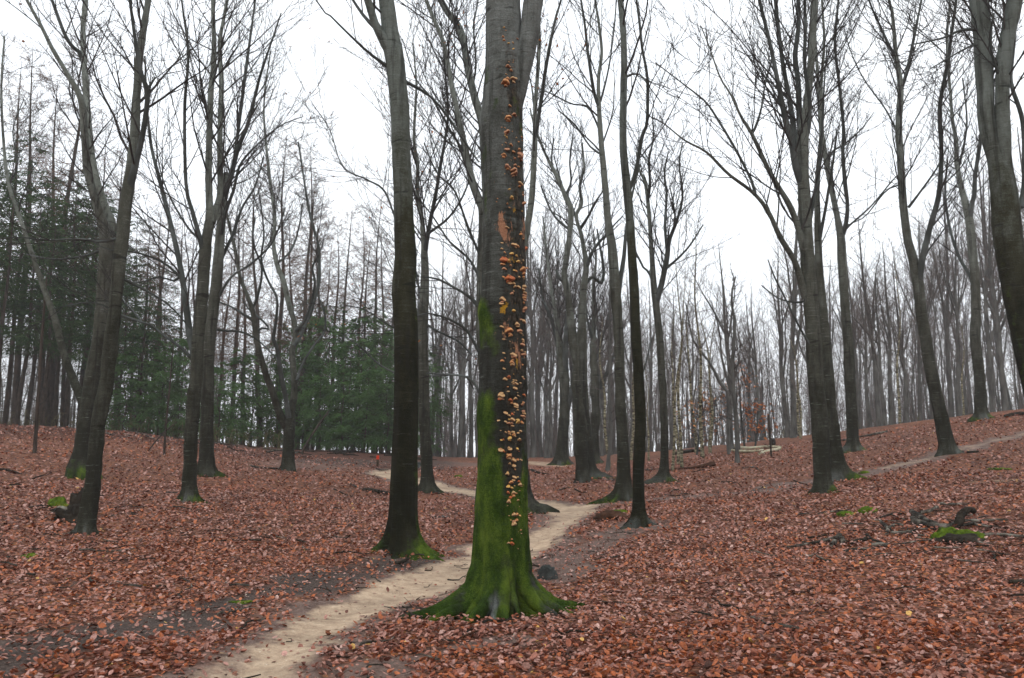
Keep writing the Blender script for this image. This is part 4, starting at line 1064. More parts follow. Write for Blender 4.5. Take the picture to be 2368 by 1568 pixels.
F1 = "490,328,30,y 512,362,22,o 508,402,12,t 480,440,35,o 492,480,38,o 545,512,32,y 598,510,32,t 648,465,32,b 585,468,15,t 600,582,32,y 605,718,20,t 550,738,22,t 598,742,22,o 540,790,55,b 595,798,15,t 575,838,42,o 515,885,34,t 530,935,52,o 602,940,78,t 505,980,92,o 450,1052,12,t 560,1255,42,o 480,1342,15,t 537,1395,82,o 612,1365,62,b 465,1510,25,o 500,1515,25,o"
F2 = "525,85,72,b 590,80,20,o 700,60,25,o 505,125,20,y 522,150,34,y 640,155,26,t 697,150,38,o 705,187,25,o 662,203,30,o 510,212,30,o 470,240,18,o 575,237,45,o 525,295,60,b 670,293,45,o 603,320,45,o 492,360,64,o 680,355,82,b 683,392,76,b 608,385,25,b 620,408,38,b 575,418,18,t 530,497,66,b 620,480,48,b 662,497,40,o 605,545,96,b 612,580,80,b 705,495,25,o 500,580,18,y 680,700,78,t 555,765,35,y 583,865,52,y 415,875,25,o 403,915,22,o 710,840,56,b 712,805,35,b 718,935,58,b 530,937,28,o 555,980,25,o 705,1025,25,y 530,1220,50,t 688,1295,40,o 692,1270,25,t 717,1350,30,o"
F3 = "465,68,32,t 467,137,42,t 500,180,38,o 608,92,70,t 642,108,60,o 738,140,70,r 518,215,15,y 580,195,60,y 640,222,38,y 735,212,18,t 683,212,18,t 490,272,105,r 548,290,45,y 570,335,35,o 655,290,50,y 717,272,30,t 695,307,20,t 495,375,50,b 610,390,32,y 635,400,40,o 705,390,100,o 748,368,52,b 548,447,28,t 488,470,40,o 555,492,112,r 505,497,25,t 552,540,56,t 605,548,50,t 670,472,40,t 718,470,38,o 725,495,28,t 625,585,45,t 662,592,50,t 722,590,60,t 718,620,54,t 725,665,66,t 722,688,62,b 722,722,64,o 725,742,54,b 722,778,42,o 605,638,26,t 583,665,50,b 478,735,74,t 455,785,56,t 605,870,54,y 728,850,72,b 688,972,45,b 720,1000,62,t 648,1030,66,t 465,1060,52,t 482,1137,28,t 545,1105,96,o 515,1122,30,t 568,1162,50,o 678,1112,60,b 690,1138,40,t 717,1160,22,t 512,1178,18,t 488,1212,38,t 560,1230,18,t 712,1215,45,t 717,1240,42,t 705,1275,62,b 572,1318,14,y 610,1310,20,o 632,1325,22,o"
F4 = "485,40,36,t 700,12,46,t 735,30,46,t 718,62,66,b 600,62,80,t 605,90,70,b 505,100,22,b 468,132,50,o 585,155,66,o 588,178,56,t 490,225,40,t 710,180,30,o 607,288,16,y 710,325,36,t 722,345,40,b 545,328,56,r 505,348,56,t 605,360,30,t 635,363,26,t 600,385,40,t 605,408,36,t 632,405,50,t 683,395,28,t 535,440,28,o 620,458,56,t 640,470,20,t 540,495,38,t 455,515,52,t 460,545,76,t 440,580,52,r 475,585,30,b 655,508,20,t 657,540,30,t 680,552,16,t 730,538,56,r 748,560,20,b 628,580,50,t 570,600,66,r 720,625,42,o 712,650,36,b 628,655,66,t 630,678,56,t 655,712,36,t 612,740,24,t 510,750,56,t 718,725,50,b 720,752,50,t 590,765,46,r 555,778,46,t 710,792,62,b 730,818,36,t 425,838,36,t 450,880,14,t 553,828,30,y 595,828,56,t 652,830,50,y 655,858,60,y 700,862,52,o 515,853,46,t 545,870,46,b 580,880,50,b 590,905,40,t 450,955,20,t 512,978,32,t 550,975,42,o 552,998,40,t 598,975,50,t 655,985,36,t 685,965,40,t 608,1005,56,o 612,1022,52,t 557,1045,56,y 555,1068,46,y 457,1070,36,y 485,1065,30,r 675,1065,56,t 630,1112,14,y 550,1160,36,t 565,1180,50,t 650,1172,42,y 668,1200,20,r 452,1188,72,t 490,1205,36,r 540,1245,52,o 572,1235,30,o 548,1262,62,o 555,1285,46,t 600,1290,36,o 603,1310,62,t 655,1298,42,o 690,1303,38,t 562,1350,36,t 688,1350,18,o"
F5 = "603,44,58,t 622,84,28,o 535,128,42,y 530,140,50,t 612,182,56,t 655,174,24,y 605,212,38,t 572,240,56,o 540,285,56,y 582,305,44,y 665,228,40,r 680,265,66,t 712,272,30,b 695,285,30,t 615,278,20,y 540,362,46,r 610,365,60,t 640,370,30,o 672,340,28,b 605,400,50,o 568,415,46,r 550,445,36,o 552,468,52,t 657,450,38,t 675,525,20,t 535,515,16,t 552,632,26,t 610,618,62,t 640,622,50,o 675,630,40,y 570,685,22,y 612,700,50,b 640,685,46,o 612,728,72,t 658,820,20,t 690,805,28,o 697,843,20,t 680,880,16,y 582,910,28,o 705,938,16,t 548,955,40,t 585,965,56,r 657,1022,22,t"
allf = []
for blk, y0 in ((F1, 0), (F2, 500), (F3, 950), (F4, 1400), (F5, 1850)):
    for e in blk.split():
        X, Y, wd, k = e.split(',')
        allf.append(((1850+float(X)/2.9575)/1.7305, (y0+float(Y)/2.9575)/1.7305, float(wd)/2.9575/1.7305, k))
fr = np.random.default_rng(99)
extra = []
for (x, y, wd, k) in allf:
    if wd > 12.5: extra.append((x+fr.uniform(-.3, .3)*wd, y+fr.uniform(.32, .5)*wd, wd*fr.uniform(.45, .65), fr.choice(['b', 'o', k])))
allf = (allf + extra)[:300]
def main_axis(z):
    i = np.clip(np.searchsorted(MP[:, 2], z), 1, len(MP)-1)
    t = (z-MP[i-1, 2])/(MP[i, 2]-MP[i-1, 2]+1e-9)
    return i, MP[i-1]*(1-t)+MP[i]*t
for (x, y, wd, k) in allf:
    d = ray(x, y)
    t = (MY-0.2)/d[1]
    for _ in range(6):
        p = np.array([0, 0, CAMZ]) + d*t
        i, ax = main_axis(p[2])
        # local radius in the direction seen
        dx = p[0]-ax[0]
        ang = math.atan2(-math.sqrt(max(ax[3]**2-dx*dx, 1e-4)), dx) % (2*PI)
        rl = rad[min(i, len(rad)-1), int(round(ang/(2*PI)*S)) % S]
        a, bq, c = d[0]**2+d[1]**2, -2*(d[0]*ax[0]+d[1]*ax[1]), ax[0]**2+ax[1]**2-rl*rl
        disc = bq*bq-4*a*c
        t = (-bq-math.sqrt(disc))/(2*a) if disc > 0 else -bq/(2*a)
    p = np.array([0, 0, CAMZ]) + d*t
    nrm = np.array([p[0]-ax[0], p[1]-ax[1], 0]); nl = np.linalg.norm(nrm); nrm /= nl
    if disc <= 0: p[:2] = ax[:2] + nrm[:2]*rl*0.97
    wm = wd/FL*cdepth(p)*1.12
    o = link('bracket_fungus', CAPS[k][fr.integers(3)], root)
    o.location = p - nrm*0.004 - MB_
    o.rotation_euler = (fr.normal(-0.08, 0.14), fr.normal(0, 0.16), math.atan2(nrm[1], nrm[0])+PI/2+fr.normal(0, 0.2))
    s_ = wm
    o.scale = (s_, s_*fr.uniform(0.85, 1.3), s_*fr.uniform(0.9, 1.35))


# ------------------------------------------------------------------ leaf litter spread round the trunks and roots
b = Buf()
for r0, r1, dens, s0 in ((3.2, 7.0, 1050, 0.66), (7.0, 12.0, 720, 0.64), (12.0, 19.0, 330, 0.80), (19.0, 34.0, 75, 1.05)):
    x, y, r = scatter(r0, r1, dens)
    sa, di, nd = zones(x, y)
    clump = fb2(x*2.2, y*2.2, 51, 3)
    keep = rng.uniform(0, 1, len(x)) < np.clip((1 - 1.0*sm(0.12, 0.85, sa)) * (1 - 0.55*di) * (0.55 + 0.9*clump), 0.03, 1)
    keep &= ~((di > 0.5) & (rng.uniform(0, 1, len(x)) < 0.45))
    for (cx, cy, cr_) in BARE:
        keep &= (x-cx)**2 + (y-cy)**2 > cr_**2
    x, y = x[keep], y[keep]; n = len(x)
    z = height(x, y) + sunk(x, y) + 0.008 + rng.uniform(0, 1, n)**2 * 0.042
    size = np.clip(rng.lognormal(math.log(0.029), 0.28, n), 0.014, 0.05) * s0
    kk = rng.choice(len(LEAFCOL), n, p=LEAFP)
    # patches where the litter is redder or paler
    zone = fb2(x*0.5, y*0.5, 77, 3)
    kk = np.where((zone > 0.56) & (rng.uniform(0, 1, n) < 0.35), rng.choice([3, 5, 6], n), kk)
    col = LEAFCOL[kk] * rng.uniform(0.7, 1.1, (n, 1))
    leaf_mesh(b, x, y, z, size, rng.uniform(0, 2*PI, n), rng.normal(0, 0.62, n), rng.uniform(0, 2*PI, n), rng.uniform(-1.2, 2.8, n), col, r0 > 6)
x, y, r = scatter(3.6, 15.0, 75, -0.52, 0.3)
sa, di, nd = zones(x, y); kk = (sa > 0.15) & (rng.uniform(0, 1, len(x)) < 1.15 - sa); x, y = x[kk], y[kk]; n = len(x)
leaf_mesh(b, x, y, height(x, y) + sunk(x, y) + 0.018, rng.uniform(0.007, 0.022, n), rng.uniform(0, 2*PI, n), rng.normal(0, 0.25, n), rng.uniform(0, 2*PI, n), rng.uniform(0, 1, n), LEAFCOL[rng.integers(2, 5, n)]*rng.uniform(0.5, 1.1, (n, 1)), True)
tag(link('leaf_litter', b.mesh('leaf_litter', M['leafcol'], smooth=False)), 'fallen copper and brown beech leaves', kind='stuff')

# ------------------------------------------------------------------ background wood: prototypes
def wavy(r, H, r0, n=16, sway=0.35, lean=0.0, r1f=0.12, taper=0.9):
    t = np.linspace(0, 1, n)
    a, b_, c, d = r.uniform(0, 6, 4)
    x = sway*(np.sin(t*3.5+a)-np.sin(a))*t + lean*t*H + 0.06*np.sin(t*14+b_)
    y = sway*(np.sin(t*3.1+c)-np.sin(c))*t + 0.06*np.sin(t*12+d)
    return np.stack([x, y, t*H], -1), r0*(1-t)**taper + r0*r1f
def proto(seed, kind):
    """returns (trunk mesh, crown mesh)"""
    r = np.random.default_rng(seed)
    tb, cb = Buf(), Buf()
    if kind in ('beech', 'pole', 'birch'):
        H = {'beech': 16, 'pole': 15, 'birch': 13}[kind] * r.uniform(0.92, 1.08)
        r0 = {'beech': 0.21, 'pole': 0.066, 'birch': 0.085}[kind] * r.uniform(0.85, 1.15)
        P, R = wavy(r, H, r0, 20, 0.5 if kind != 'beech' else 0.35, r.normal(0, 0.012))
        R[0] *= 1.35; P[0, 2] = -0.4
        tubes(tb, P[None], R[None], 8)
        par = [(P, R)]
        if kind == 'beech':
            for q in range(r.integers(3, 6)):
                i = int(r.uniform(5, 11))
                p1, r1 = grow(r, P[None, i:i+2], R[None, i:i+2], 1, 0.3, 0.7, r.uniform(5, 8), 0.5, 0.9, 12, 0.7, 0.06, 0.02, 0.16, 0, absL=True)
                tubes(tb, p1, r1, 6); par.append((p1[0], r1[0]))
        for k, (P_, R_) in enumerate(par):
            lo = {'beech': 0.35, 'pole': 0.30, 'birch': 0.4}[kind] if k == 0 else 0.15
            n = {'beech': 18, 'pole': 26, 'birch': 22}[kind] if k == 0 else 12
            p1, r1 = grow(r, P_[None], R_[None], n, lo, 0.98, {'beech': 3.2, 'pole': 1.9, 'birch': 2.2}[kind], 0.8, 0.55, 7, 0.4, 0.10, 0.012, 0.035, 0.4, absL=True)
            tubes(cb, p1, r1, 3)
            p2, r2 = grow(r, p1, r1, 6 if kind != 'pole' else 5, 0.15, 1, 0.45, 0.65, 0.3, 4, 0.6, 0.12, 0.008, 0.014, 0.3)
            tubes(cb, p2, r2, 3)
            p3, r3 = grow(r, p2, r2, 4 if kind != 'beech' else 5, 0.2, 1, 0.45, 0.7, 0.2, 3, 0.6, 0.15, 0.005, 0.008, 0.3)
            tubes(cb, p3, r3, 3)
        if kind == 'pole':      # dead side twigs low on the stem
            p1, r1 = grow(r, P[None], R[None], 12, 0.06, 0.4, 0.8, 1.2, 0.1, 4, 0.2, 0.12, 0.005, 0.012, 0, absL=True)
            tubes(cb, p1, r1, 3)
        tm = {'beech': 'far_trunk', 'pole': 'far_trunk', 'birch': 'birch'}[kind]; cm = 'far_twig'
    elif kind in ('spruce', 'young'):
        H = r.uniform(13.5, 17) if kind == 'spruce' else r.uniform(4.5, 6.5)
        r0 = 0.135 if kind == 'spruce' else 0.05
        P, R = wavy(r, H, r0, 14, 0.12, r.normal(0, 0.006), 0.05)
        P[0, 2] = -0.4; tubes(tb, P[None], R[None], 8)
        lo = r.uniform(0.28, 0.42) if kind == 'spruce' else 0.10
        n = int((1-lo)*H*(7 if kind == 'spruce' else 16))
        t = np.sort(r.uniform(lo, 0.99, n)); i = np.clip((t*13).astype(int), 0, 12); u = (t*13-i)[:, None]
        p = P[i]*(1-u)+P[i+1]*u
        az = r.uniform(0, 2*PI, n)
        Lb = (0.35 + (2.5 if kind == 'spruce' else 1.5)*np.sin(np.clip((1-t)/(1-lo), 0, 1)**0.7*PI*0.52)) * r.uniform(0.65, 1.2, n)
        K = 7; s = np.linspace(0, 1, K)
        hz = np.stack([np.cos(az), np.sin(az)], -1)
        B1 = np.empty((n, K, 3))
        B1[..., :2] = p[:, None, :2] + hz[:, None]*(Lb[:, None]*s[None])[..., None]
        B1[..., 2] = p[:, None, 2] + Lb[:, None]*(0.12*s - 0.42*s**2 + 0.16*s**4)[None]
        B1[:, 1:] += r.normal(0, 0.03, (n, K-1, 3))
        rb_ = np.full((n, K), 0.014)*(1-0.6*s)[None]
        nb = Buf()
        tubes(tb, B1, rb_, 3)
        p2, r2 = grow(r, B1, rb_, 9, 0.18, 1.0, 0.30, 0.95, -0.35, 4, 1.0, 0.12, 0.02, 0.03, 0.35, flat=1.0)
        r2 = r2*0 + np.array([0.014, 0.026, 0.022, 0.006])[None]
        tubes(cb, p2, r2, 3)
        p3, r3 = grow(r, p2, r2, 3, 0.15, 1.0, 0.6, 0.8, -0.5, 3, 1.0, 0.15, 0.02, 0.03, 0.2, flat=0.8)
        r3 = r3*0 + np.array([0.012, 0.021, 0.005])[None]
        tubes(cb, p3, r3, 3)
        if kind == 'spruce':
            p1, r1 = grow(r, P[None], R[None], 60, 0.04, lo+0.05, 1.3, 1.5, -0.15, 4, 0.1, 0.10, 0.006, 0.012, 0, absL=True)
            tubes(tb, p1, r1, 3)
            p4, r4 = grow(r, p1, r1, 4, 0.2, 1, 0.4, 0.8, -0.1, 3, 0.6, 0.15, 0.004, 0.006)
            tubes(tb, p4, r4, 3)
        tm = 'conifer_trunk'; cm = 'needles' if kind == 'spruce' else 'needles_young'
    else:   # larch
        H = r.uniform(15, 19); P, R = wavy(r, H, 0.17, 14, 0.25, r.normal(0, 0.008), 0.05)
        P[0, 2] = -0.4; tubes(tb, P[None], R[None], 8)
        p1, r1 = grow(r, P[None], R[None], 75, 0.26, 0.99, 3.4, 1.3, 0.45, 7, 0.3, 0.10, 0.011, 0.024, 0.72, absL=True)
        tubes(cb, p1, r1, 3)
        p2, r2 = grow(r, p1, r1, 8, 0.12, 1, 0.38, 0.9, 0.0, 4, 0.6, 0.14, 0.009, 0.013, 0.3)
        tubes(cb, p2, r2, 3)
        p3, r3 = grow(r, p2, r2, 4, 0.15, 1, 0.6, 0.8, -0.1, 2, 0.6, 0.14, 0.007, 0.010, 0.3)
        tubes(cb, p3, r3, 3)
        p5, r5 = grow(r, P[None], R[None], 30, 0.05, 0.3, 1.2, 1.5, 0, 4, 0.1, 0.1, 0.006, 0.01, 0, absL=True)
        tubes(cb, p5, r5, 3)
        tm = 'conifer_trunk'; cm = 'larch_twig'
    return tb.mesh('trunk', M[tm], color=False), cb.mesh('crown', M[cm], color=False), H
PR = {'beech': [proto(200+i, 'beech') for i in range(4)], 'pole': [proto(220+i, 'pole') for i in range(7)], 'birch': [proto(240+i, 'birch') for i in range(3)],
      'spruce': [proto(260+i, 'spruce') for i in range(3)], 'young': [proto(280+i, 'young') for i in range(2)], 'larch': [proto(300+i, 'larch') for i in range(3)]}
NAME = {'beech': 'bare_beech', 'pole': 'bare_tree', 'birch': 'birch_tree', 'spruce': 'spruce_tree', 'young': 'young_spruce', 'larch': 'larch_tree'}
brng = np.random.default_rng(77)
OCC = []
def plant(kind, px, Y, topy=None, label='', group='', sc=None, wide=1.0, mind=0.5):
    """kind of tree standing on the terrain along the sight line of column px at depth Y; topy = picture row of its tip"""
    d = ray(px, 1000.0); x = d[0]/d[1]*Y
    for (a, b_) in OCC:
        if (a-x)**2+(b_-Y)**2 < mind*mind: return None
    OCC.append((x, Y))
    z = float(height(x, Y))
    tr, cr_, H = PR[kind][brng.integers(len(PR[kind]))]
    if topy is not None:
        zt = at_depth(px, topy, Y)[2]
        sc = max((zt-z)/H, 0.2)
    elif sc is None: sc = brng.uniform(0.85, 1.15)
    root = link(NAME[kind], None, loc=(x, Y, z-0.05))
    tl = {'pole': 0.035, 'beech': 0.02, 'birch': 0.04}.get(kind, 0.01)
    root.rotation_euler = (brng.normal(0, tl), brng.normal(0, tl), brng.uniform(0, 2*PI)); sx = (sc**0.7)*wide
    root.scale = (sx, sx, sc)
    tag(root, label, {'spruce': 'tree', 'young': 'tree'}.get(kind, 'tree'), group)
    link('trunk', tr, root); link('crown', cr_, root)
    return root
# left: old spruces and larches behind the low crest
G = {'sl': ('tall dark spruce with bare lower trunk in the wood at far left', 'dark spruces in the left-hand wood'),
     'll': ('tall thin reddish larch rising above the spruces at left', 'bare larches in the left-hand wood'),
     'yl': ('low bushy green spruce behind the mossy leaning beeches', 'young spruces along the left wood edge'),
     'ym': ('dense dark spruce in the clump beyond the path, left of the dark beech', 'spruces in the clump beyond the path'),
     'lm': ('reddish bare larch standing over the spruce clump beyond the path', 'larches over the central spruce clump'),
     'bm': ('hazy grey beech in the far wood behind the fungus tree', 'hazy beeches of the middle distance'),
     'pm': ('thin far trunk against the pale gap in the middle wood', 'thin trunks in the middle gap'),
     'bi': ('yellowish mottled birch on the slope at centre right', 'mottled birches on the centre right slope'),
     'pr': ('slender bare pole of a tree in the dense grey wood at right', 'slender trees of the right-hand wood'),
     'br': ('grey bare beech rising in the dense wood at right', 'bare beeches of the right-hand wood'),
     'lt': ('thin straight trunk among the far left wood against pale sky', 'thin trunks in the left wood')}
def P_(kind, px, Y, top, g, **k): return plant(kind, px, Y, top, G[g][0], G[g][1], **k)
for px, Y, top in [(-60,33,330),(-15,31,400),(8,36,300),(40,34,430),(62,39,380),(98,33,470),(125,38,430),(150,35,420),(178,41,420),(112,44,400),(140,46,380),(215,45,450),(205,36,540),(-100,36,350),(232,44,560),(270,40,600),(330,47,560),(320,38,640),(375,44,690),(300,50,500)]:
    P_('spruce', px, Y, top, 'sl', wide=1.0)
for px, Y, top in [(108,40,60),(85,45,180),(30,43,120),(150,46,250),(-20,44,150),(225,46,330),(345,45,430),(365,52,470),(310,43,520),(405,48,500),(535,45,470),(560,50,520),(600,44,380),(640,48,300),(690,46,340),(705,52,430),(735,48,480),(500,52,560),(450,47,540),(185,50,300),(265,52,420),(480,44,500)]:
    P_('larch', px, Y, top, 'll')
for px, Y, top in [(285,36,800),(365,37,790),(412,37,860),(310,39,740),(505,38,830),(545,41,800),(580,42,850),(430,42,760)]:
    P_('young', px, Y, top, 'yl', wide=0.95)
for px, Y, top in [(700,43,740),(725,46,700),(755,44,720),(780,47,690),(805,43,760),(830,45,700),(850,47,680),(870,43,740),(895,46,720),(925,44,780),(950,48,760),(975,46,800),(1000,49,790),(740,41,850),(790,41,830),(845,41,820),(895,42,830),(1020,52,820),(610,44,800),(640,43,830),(660,46,740),(715,50,620),(580,47,760)]:
    P_('spruce' if Y > 46.5 else 'young', px, Y, top, 'ym', wide=0.78)
for px, Y, top in [(790,50,470),(865,52,440),(820,54,500),(760,53,520),(900,50,560),(725,55,560),(945,54,600),(880,57,520),(680,50,500),(840,49,540)]:
    P_('larch', px, Y, top, 'lm')
for k in range(60):
    P_('pole', brng.uniform(-120, 640), brng.uniform(42, 85), brng.uniform(560, 760), 'lt', mind=1.2)
# middle
for px, Y, top in [(1030,52,480),(1062,48,560),(1090,56,520),(1120,60,600),(1010,60,560),(1140,52,620),(1000,54,640),(1230,54,430),(1250,60,520),(1262,50,600),(1282,64,560),(1330,58,520),(1400,60,560),(1410,52,640),(1460,58,620),(1500,66,640),(1240,70,500),(1345,70,560),(1070,70,560),(1180,58,500),(1390,48,700),(1550,62,660),(1600,66,700),(1215,46,640),(1272,47,680),(1310,55,500),(1420,70,600),(960,66,600),(1045,62,640)]:
    P_('beech', px, Y, top, 'bm', wide=0.78)
for k in range(55):
    P_('pole', brng.uniform(960, 1580), brng.uniform(52, 100), brng.uniform(640, 800), 'pm', mind=1.0)
# birches
for px, Y, top in [(1573,27,560),(1563,29,700),(1621,31,520),(1605,36,640),(1553,26,600),(1642,34,700),(1460,36,700),(1500,33,820),(1640,40,660),(1850,40,640),(1852,36,760),(2080,42,560),(2230,36,700),(1405,31,720)]:
    P_('birch', px, Y, top, 'bi', mind=0.3)
# right: dense slender wood
for px, Y, top in [(1690,34,560),(1705,31,720),(1832,38,430),(1820,42,560),(2035,38,500),(2045,36,620),(2060,39,560),(2100,46,600),(1985,50,560),(2010,44,620),(2330,36,420),(2300,42,380),(2220,46,480),(2200,50,420),(2340,48,350),(1760,48,660),(1730,54,680),(1880,52,560),(1930,54,600),(2130,54,500),(2160,46,520),(2400,44,300),(2450,40,300)]:
    P_('beech', px, Y, top, 'br', mind=0.8, wide=0.75)
for k in range(215):
    px = brng.uniform(1440, 2520); Y = brng.uniform(42, 92)
    base = np.interp(px, [1440, 1600, 1750, 1900, 2100, 2367, 2520], [720, 760, 720, 690, 620, 500, 450])
    P_('pole', px, Y, base + brng.normal(20, 55), 'pr', mind=0.8)

# thicket of thin young stems between the far trunks
r = np.random.default_rng(15)
N = 900
px = np.concatenate([r.uniform(1430, 2600, 640), r.uniform(930, 1430, 160), r.uniform(-150, 600, 100)]); Y = r.uniform(54, 92, N)
x = (px-IW/2)/FL*Y/CP; z = height(x, Y); H = r.uniform(2.0, 7.5, N); K = 5; s = np.linspace(0, 1, K)
Pf = np.zeros((N, K, 3)); lx, ly = r.normal(0, 0.5, N), r.normal(0, 0.5, N)
Pf[..., 0] = x[:, None] + lx[:, None]*s[None]; Pf[..., 1] = Y[:, None] + ly[:, None]*s[None]; Pf[..., 2] = z[:, None] - 0.3 + H[:, None]*s[None]
Rf = r.uniform(0.02, 0.05, N)[:, None]*(1-0.7*s)[None]
b = Buf(); tubes(b, Pf, Rf, 3)
p1, r1 = grow(r, Pf, Rf, 7, 0.1, 1.0, 0.35, 0.75, 0.4, 3, 0.6, 0.12, 0.012, 0.02, 0.2); tubes(b, p1, r1, 3)
p2, r2 = grow(r, p1, r1, 3, 0.2, 1.0, 0.5, 0.7, 0.2, 2, 0.6, 0.12, 0.010, 0.014, 0.2); tubes(b, p2, r2, 3)
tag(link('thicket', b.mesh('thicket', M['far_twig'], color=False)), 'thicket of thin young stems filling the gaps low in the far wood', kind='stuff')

# far-off wood that reads as one mass
r = np.random.default_rng(5)
N = 720
px = r.uniform(-350, 2700, N); Y = r.uniform(88, 150, N)
x = (px-IW/2)/FL*Y/CP
z = height(x, Y)
top = 1030 - np.interp(px, [-350, 400, 800, 1100, 1450, 1640, 1800, 2367, 2700], [260, 220, 200, 260, 260, 190, 250, 340, 380])*r.uniform(0.75, 1.05, N)
H = (1030-top)/FL*Y + CAMZ - z
K = 7; s = np.linspace(0, 1, K)
Pf = np.zeros((N, K, 3)); sw = r.normal(0, 0.25, (N, 2, 1))
Pf[..., 0] = x[:, None] + sw[:, 0]*np.sin(s*4)[None]; Pf[..., 1] = Y[:, None] + sw[:, 1]*np.sin(s*3.3)[None]; Pf[..., 2] = z[:, None] - 0.5 + H[:, None]*s[None]
Rf = r.uniform(0.05, 0.12, N)[:, None]*(1-0.85*s)[None]
b = Buf(); tubes(b, Pf, Rf, 3)
p1, r1 = grow(r, Pf, Rf, 10, 0.10, 1.0, 3.4, 0.8, 0.5, 4, 0.4, 0.12, 0.022, 0.04, 0.3, absL=True)
tubes(b, p1, r1, 3)
p2, r2 = grow(r, p1, r1, 4, 0.2, 1.0, 0.6, 0.7, 0.3, 2, 0.6, 0.12, 0.017, 0.024, 0.3)
tubes(b, p2, r2, 3)
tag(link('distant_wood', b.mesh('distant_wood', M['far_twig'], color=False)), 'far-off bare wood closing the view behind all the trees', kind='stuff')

# ------------------------------------------------------------------ things lying about
drng = np.random.default_rng(123)
def gtube(name, pts, label, cat, mat='wood', sides=8, group=None, sink=0.3, rough=0.25, parent=None, depth=None, side=None, K=None):
    """pts: (px, py, width px) on the ground; a 4th value lifts the point above the ground seen there, in metres, at the depth of the last ground point"""
    out, Yl = [], depth
    for p in pts:
        if len(p) == 3:
            g = ground_at(p[0], p[1]) if depth is None else at_depth(p[0], p[1], depth)
            Yl = g[1]
        else:
            g = at_depth(p[0], p[1], Yl + p[3])
        r_ = 0.5*p[2]/FL*cdepth(g)
        if len(p) == 3 and depth is None: g = g + np.array([0, 0, r_*(1-sink) + (0.028 if g[1] < 16 else 0.012)])
        out.append([*g, r_])
    P = catmull(np.array(out), K or max(10, int(len(pts)*6)))
    n = len(P)
    org = P[0, :3].copy(); 
    R = P[:, 3]*(1+rough*(vn2(np.arange(n)*0.7, np.zeros(n)+org[0]*9, 3)-0.5))
    b = Buf(); tubes(b, P[None, :, :3], R[None], sides, cap=True)
    me = b.mesh(name, M[mat], org, color=False)
    o = link(name, me, parent)
    if parent is None: o.location = org
    else: o.location = Vector(org) - parent.location
    if label: tag(o, label, cat, group)
    return o
def bough(label, pieces, mat='wood', cat='branch', name='fallen_branch', mats={}):
    g = ground_at(pieces[0][0][0], pieces[0][0][1])
    rt = link(name, None, loc=g); tag(rt, label, cat)
    for i, pc in enumerate(pieces):
        gtube('stem' if i == 0 else 'side_branch', pc, None, None, mats.get(i, mat), parent=rt, sides=10 if i == 0 else 7)
    return rt
bough('thick crooked fallen bough with its dark stub rearing up, behind the mossy stump',
  [[(2110,1207,12),(2117,1216,16),(2140,1222,13),(2175,1226,13),(2196,1225,12),(2206,1220,12)],
   [(2198,1224,13),(2211,1216,17,0),(2218,1204,21,0),(2222,1190,18,0.05),(2232,1181,16,0.1),(2243,1178,14,0.15),(2251,1182,13,0.2)],
   [(2108,1193,13),(2116,1198,15),(2130,1206,13),(2146,1213,11),(2165,1217,8)],
   [(2118,1202,6),(2150,1214,6),(2180,1220,5)],
   [(2128,1192,7),(2145,1190,9),(2152,1180,7,0),(2160,1174,6,0),(2168,1179,7)]], 'wood', mats={1: 'wood_dark'})
gtube('fallen_branch', [(2210,1214,5),(2240,1210,6),(2270,1212,7),(2300,1209,6),(2330,1208,4)], 'straight grey stick running right from the crooked bough', 'branch')
gtube('fallen_branch', [(2225,1222,7),(2250,1218,8),(2262,1222,7),(2290,1224,3)], 'short forked grey stick just in front of the crooked bough', 'branch')
gtube('fallen_branch', [(2275,1244,8),(2310,1244,8),(2350,1247,7),(2400,1250,6)], 'long pale stick running from the mossy stump to the right edge', 'branch')
gtube('fallen_branch', [(2172,1170,7),(2190,1173,7),(2215,1172,6),(2240,1170,3)], 'small grey stick lying behind the crooked bough', 'branch')
bough('pale forked twig of three prongs left of the crooked bough', [[(2035,1212,6),(2046,1222,8),(2056,1232,8)],[(2050,1240,8),(2056,1228,8),(2068,1220,6)],[(2066,1220,6),(2078,1219,6),(2092,1222,4)]])
bough('knobbly curved branch between the forked twig and the mossy stump', [[(2060,1238,6),(2085,1240,8),(2100,1238,9),(2118,1243,5),(2150,1245,4),(2180,1248,3)],[(2098,1238,4),(2098,1228,4,0),(2097,1220,3,0)],[(2098,1236,5),(2125,1231,5),(2160,1228,3)]])
bough('long thin branch ending in a dark broken stump end, left in the scattered sticks', [[(1820,1272,4),(1860,1266,6),(1900,1259,8),(1930,1252,9),(1942,1246,11)],[(1942,1262,15),(1946,1250,17,0),(1944,1240,11,0)],[(1922,1268,9),(1930,1262,12),(1934,1252,9,0)]], 'wood')
gtube('fallen_branch', [(1868,1250,4),(1890,1247,5),(1925,1240,4)], 'thin dark stick behind the long branch with the broken end', 'branch', 'wood_dark')
bough('black two-armed stick propped up at its elbow', [[(1965,1266,5),(1980,1258,8),(1995,1248,9,0),(2005,1244,9,0)],[(2004,1244,8),(2016,1254,6),(2035,1260,5),(2050,1266,4)]], 'wood_dark')
gtube('fallen_branch', [(2014,1268,9),(2035,1268,10),(2055,1271,11)], 'stubby grey log piece right of the propped black stick', 'branch')
gtube('fallen_branch', [(1952,1282,6),(1975,1278,7),(2000,1276,5),(2020,1276,4)], 'straight grey stick in front of the propped black one', 'branch')
gtube('fallen_branch', [(2065,1266,3),(2110,1260,4),(2150,1255,5),(2190,1246,3)], 'very thin pale twig pointing at the mossy stump', 'branch')
gtube('fallen_branch', [(2335,1355,9),(2350,1357,12),(2375,1354,10),(2400,1350,8)], 'short black log at the right edge of the picture', 'branch', 'wood_dark')
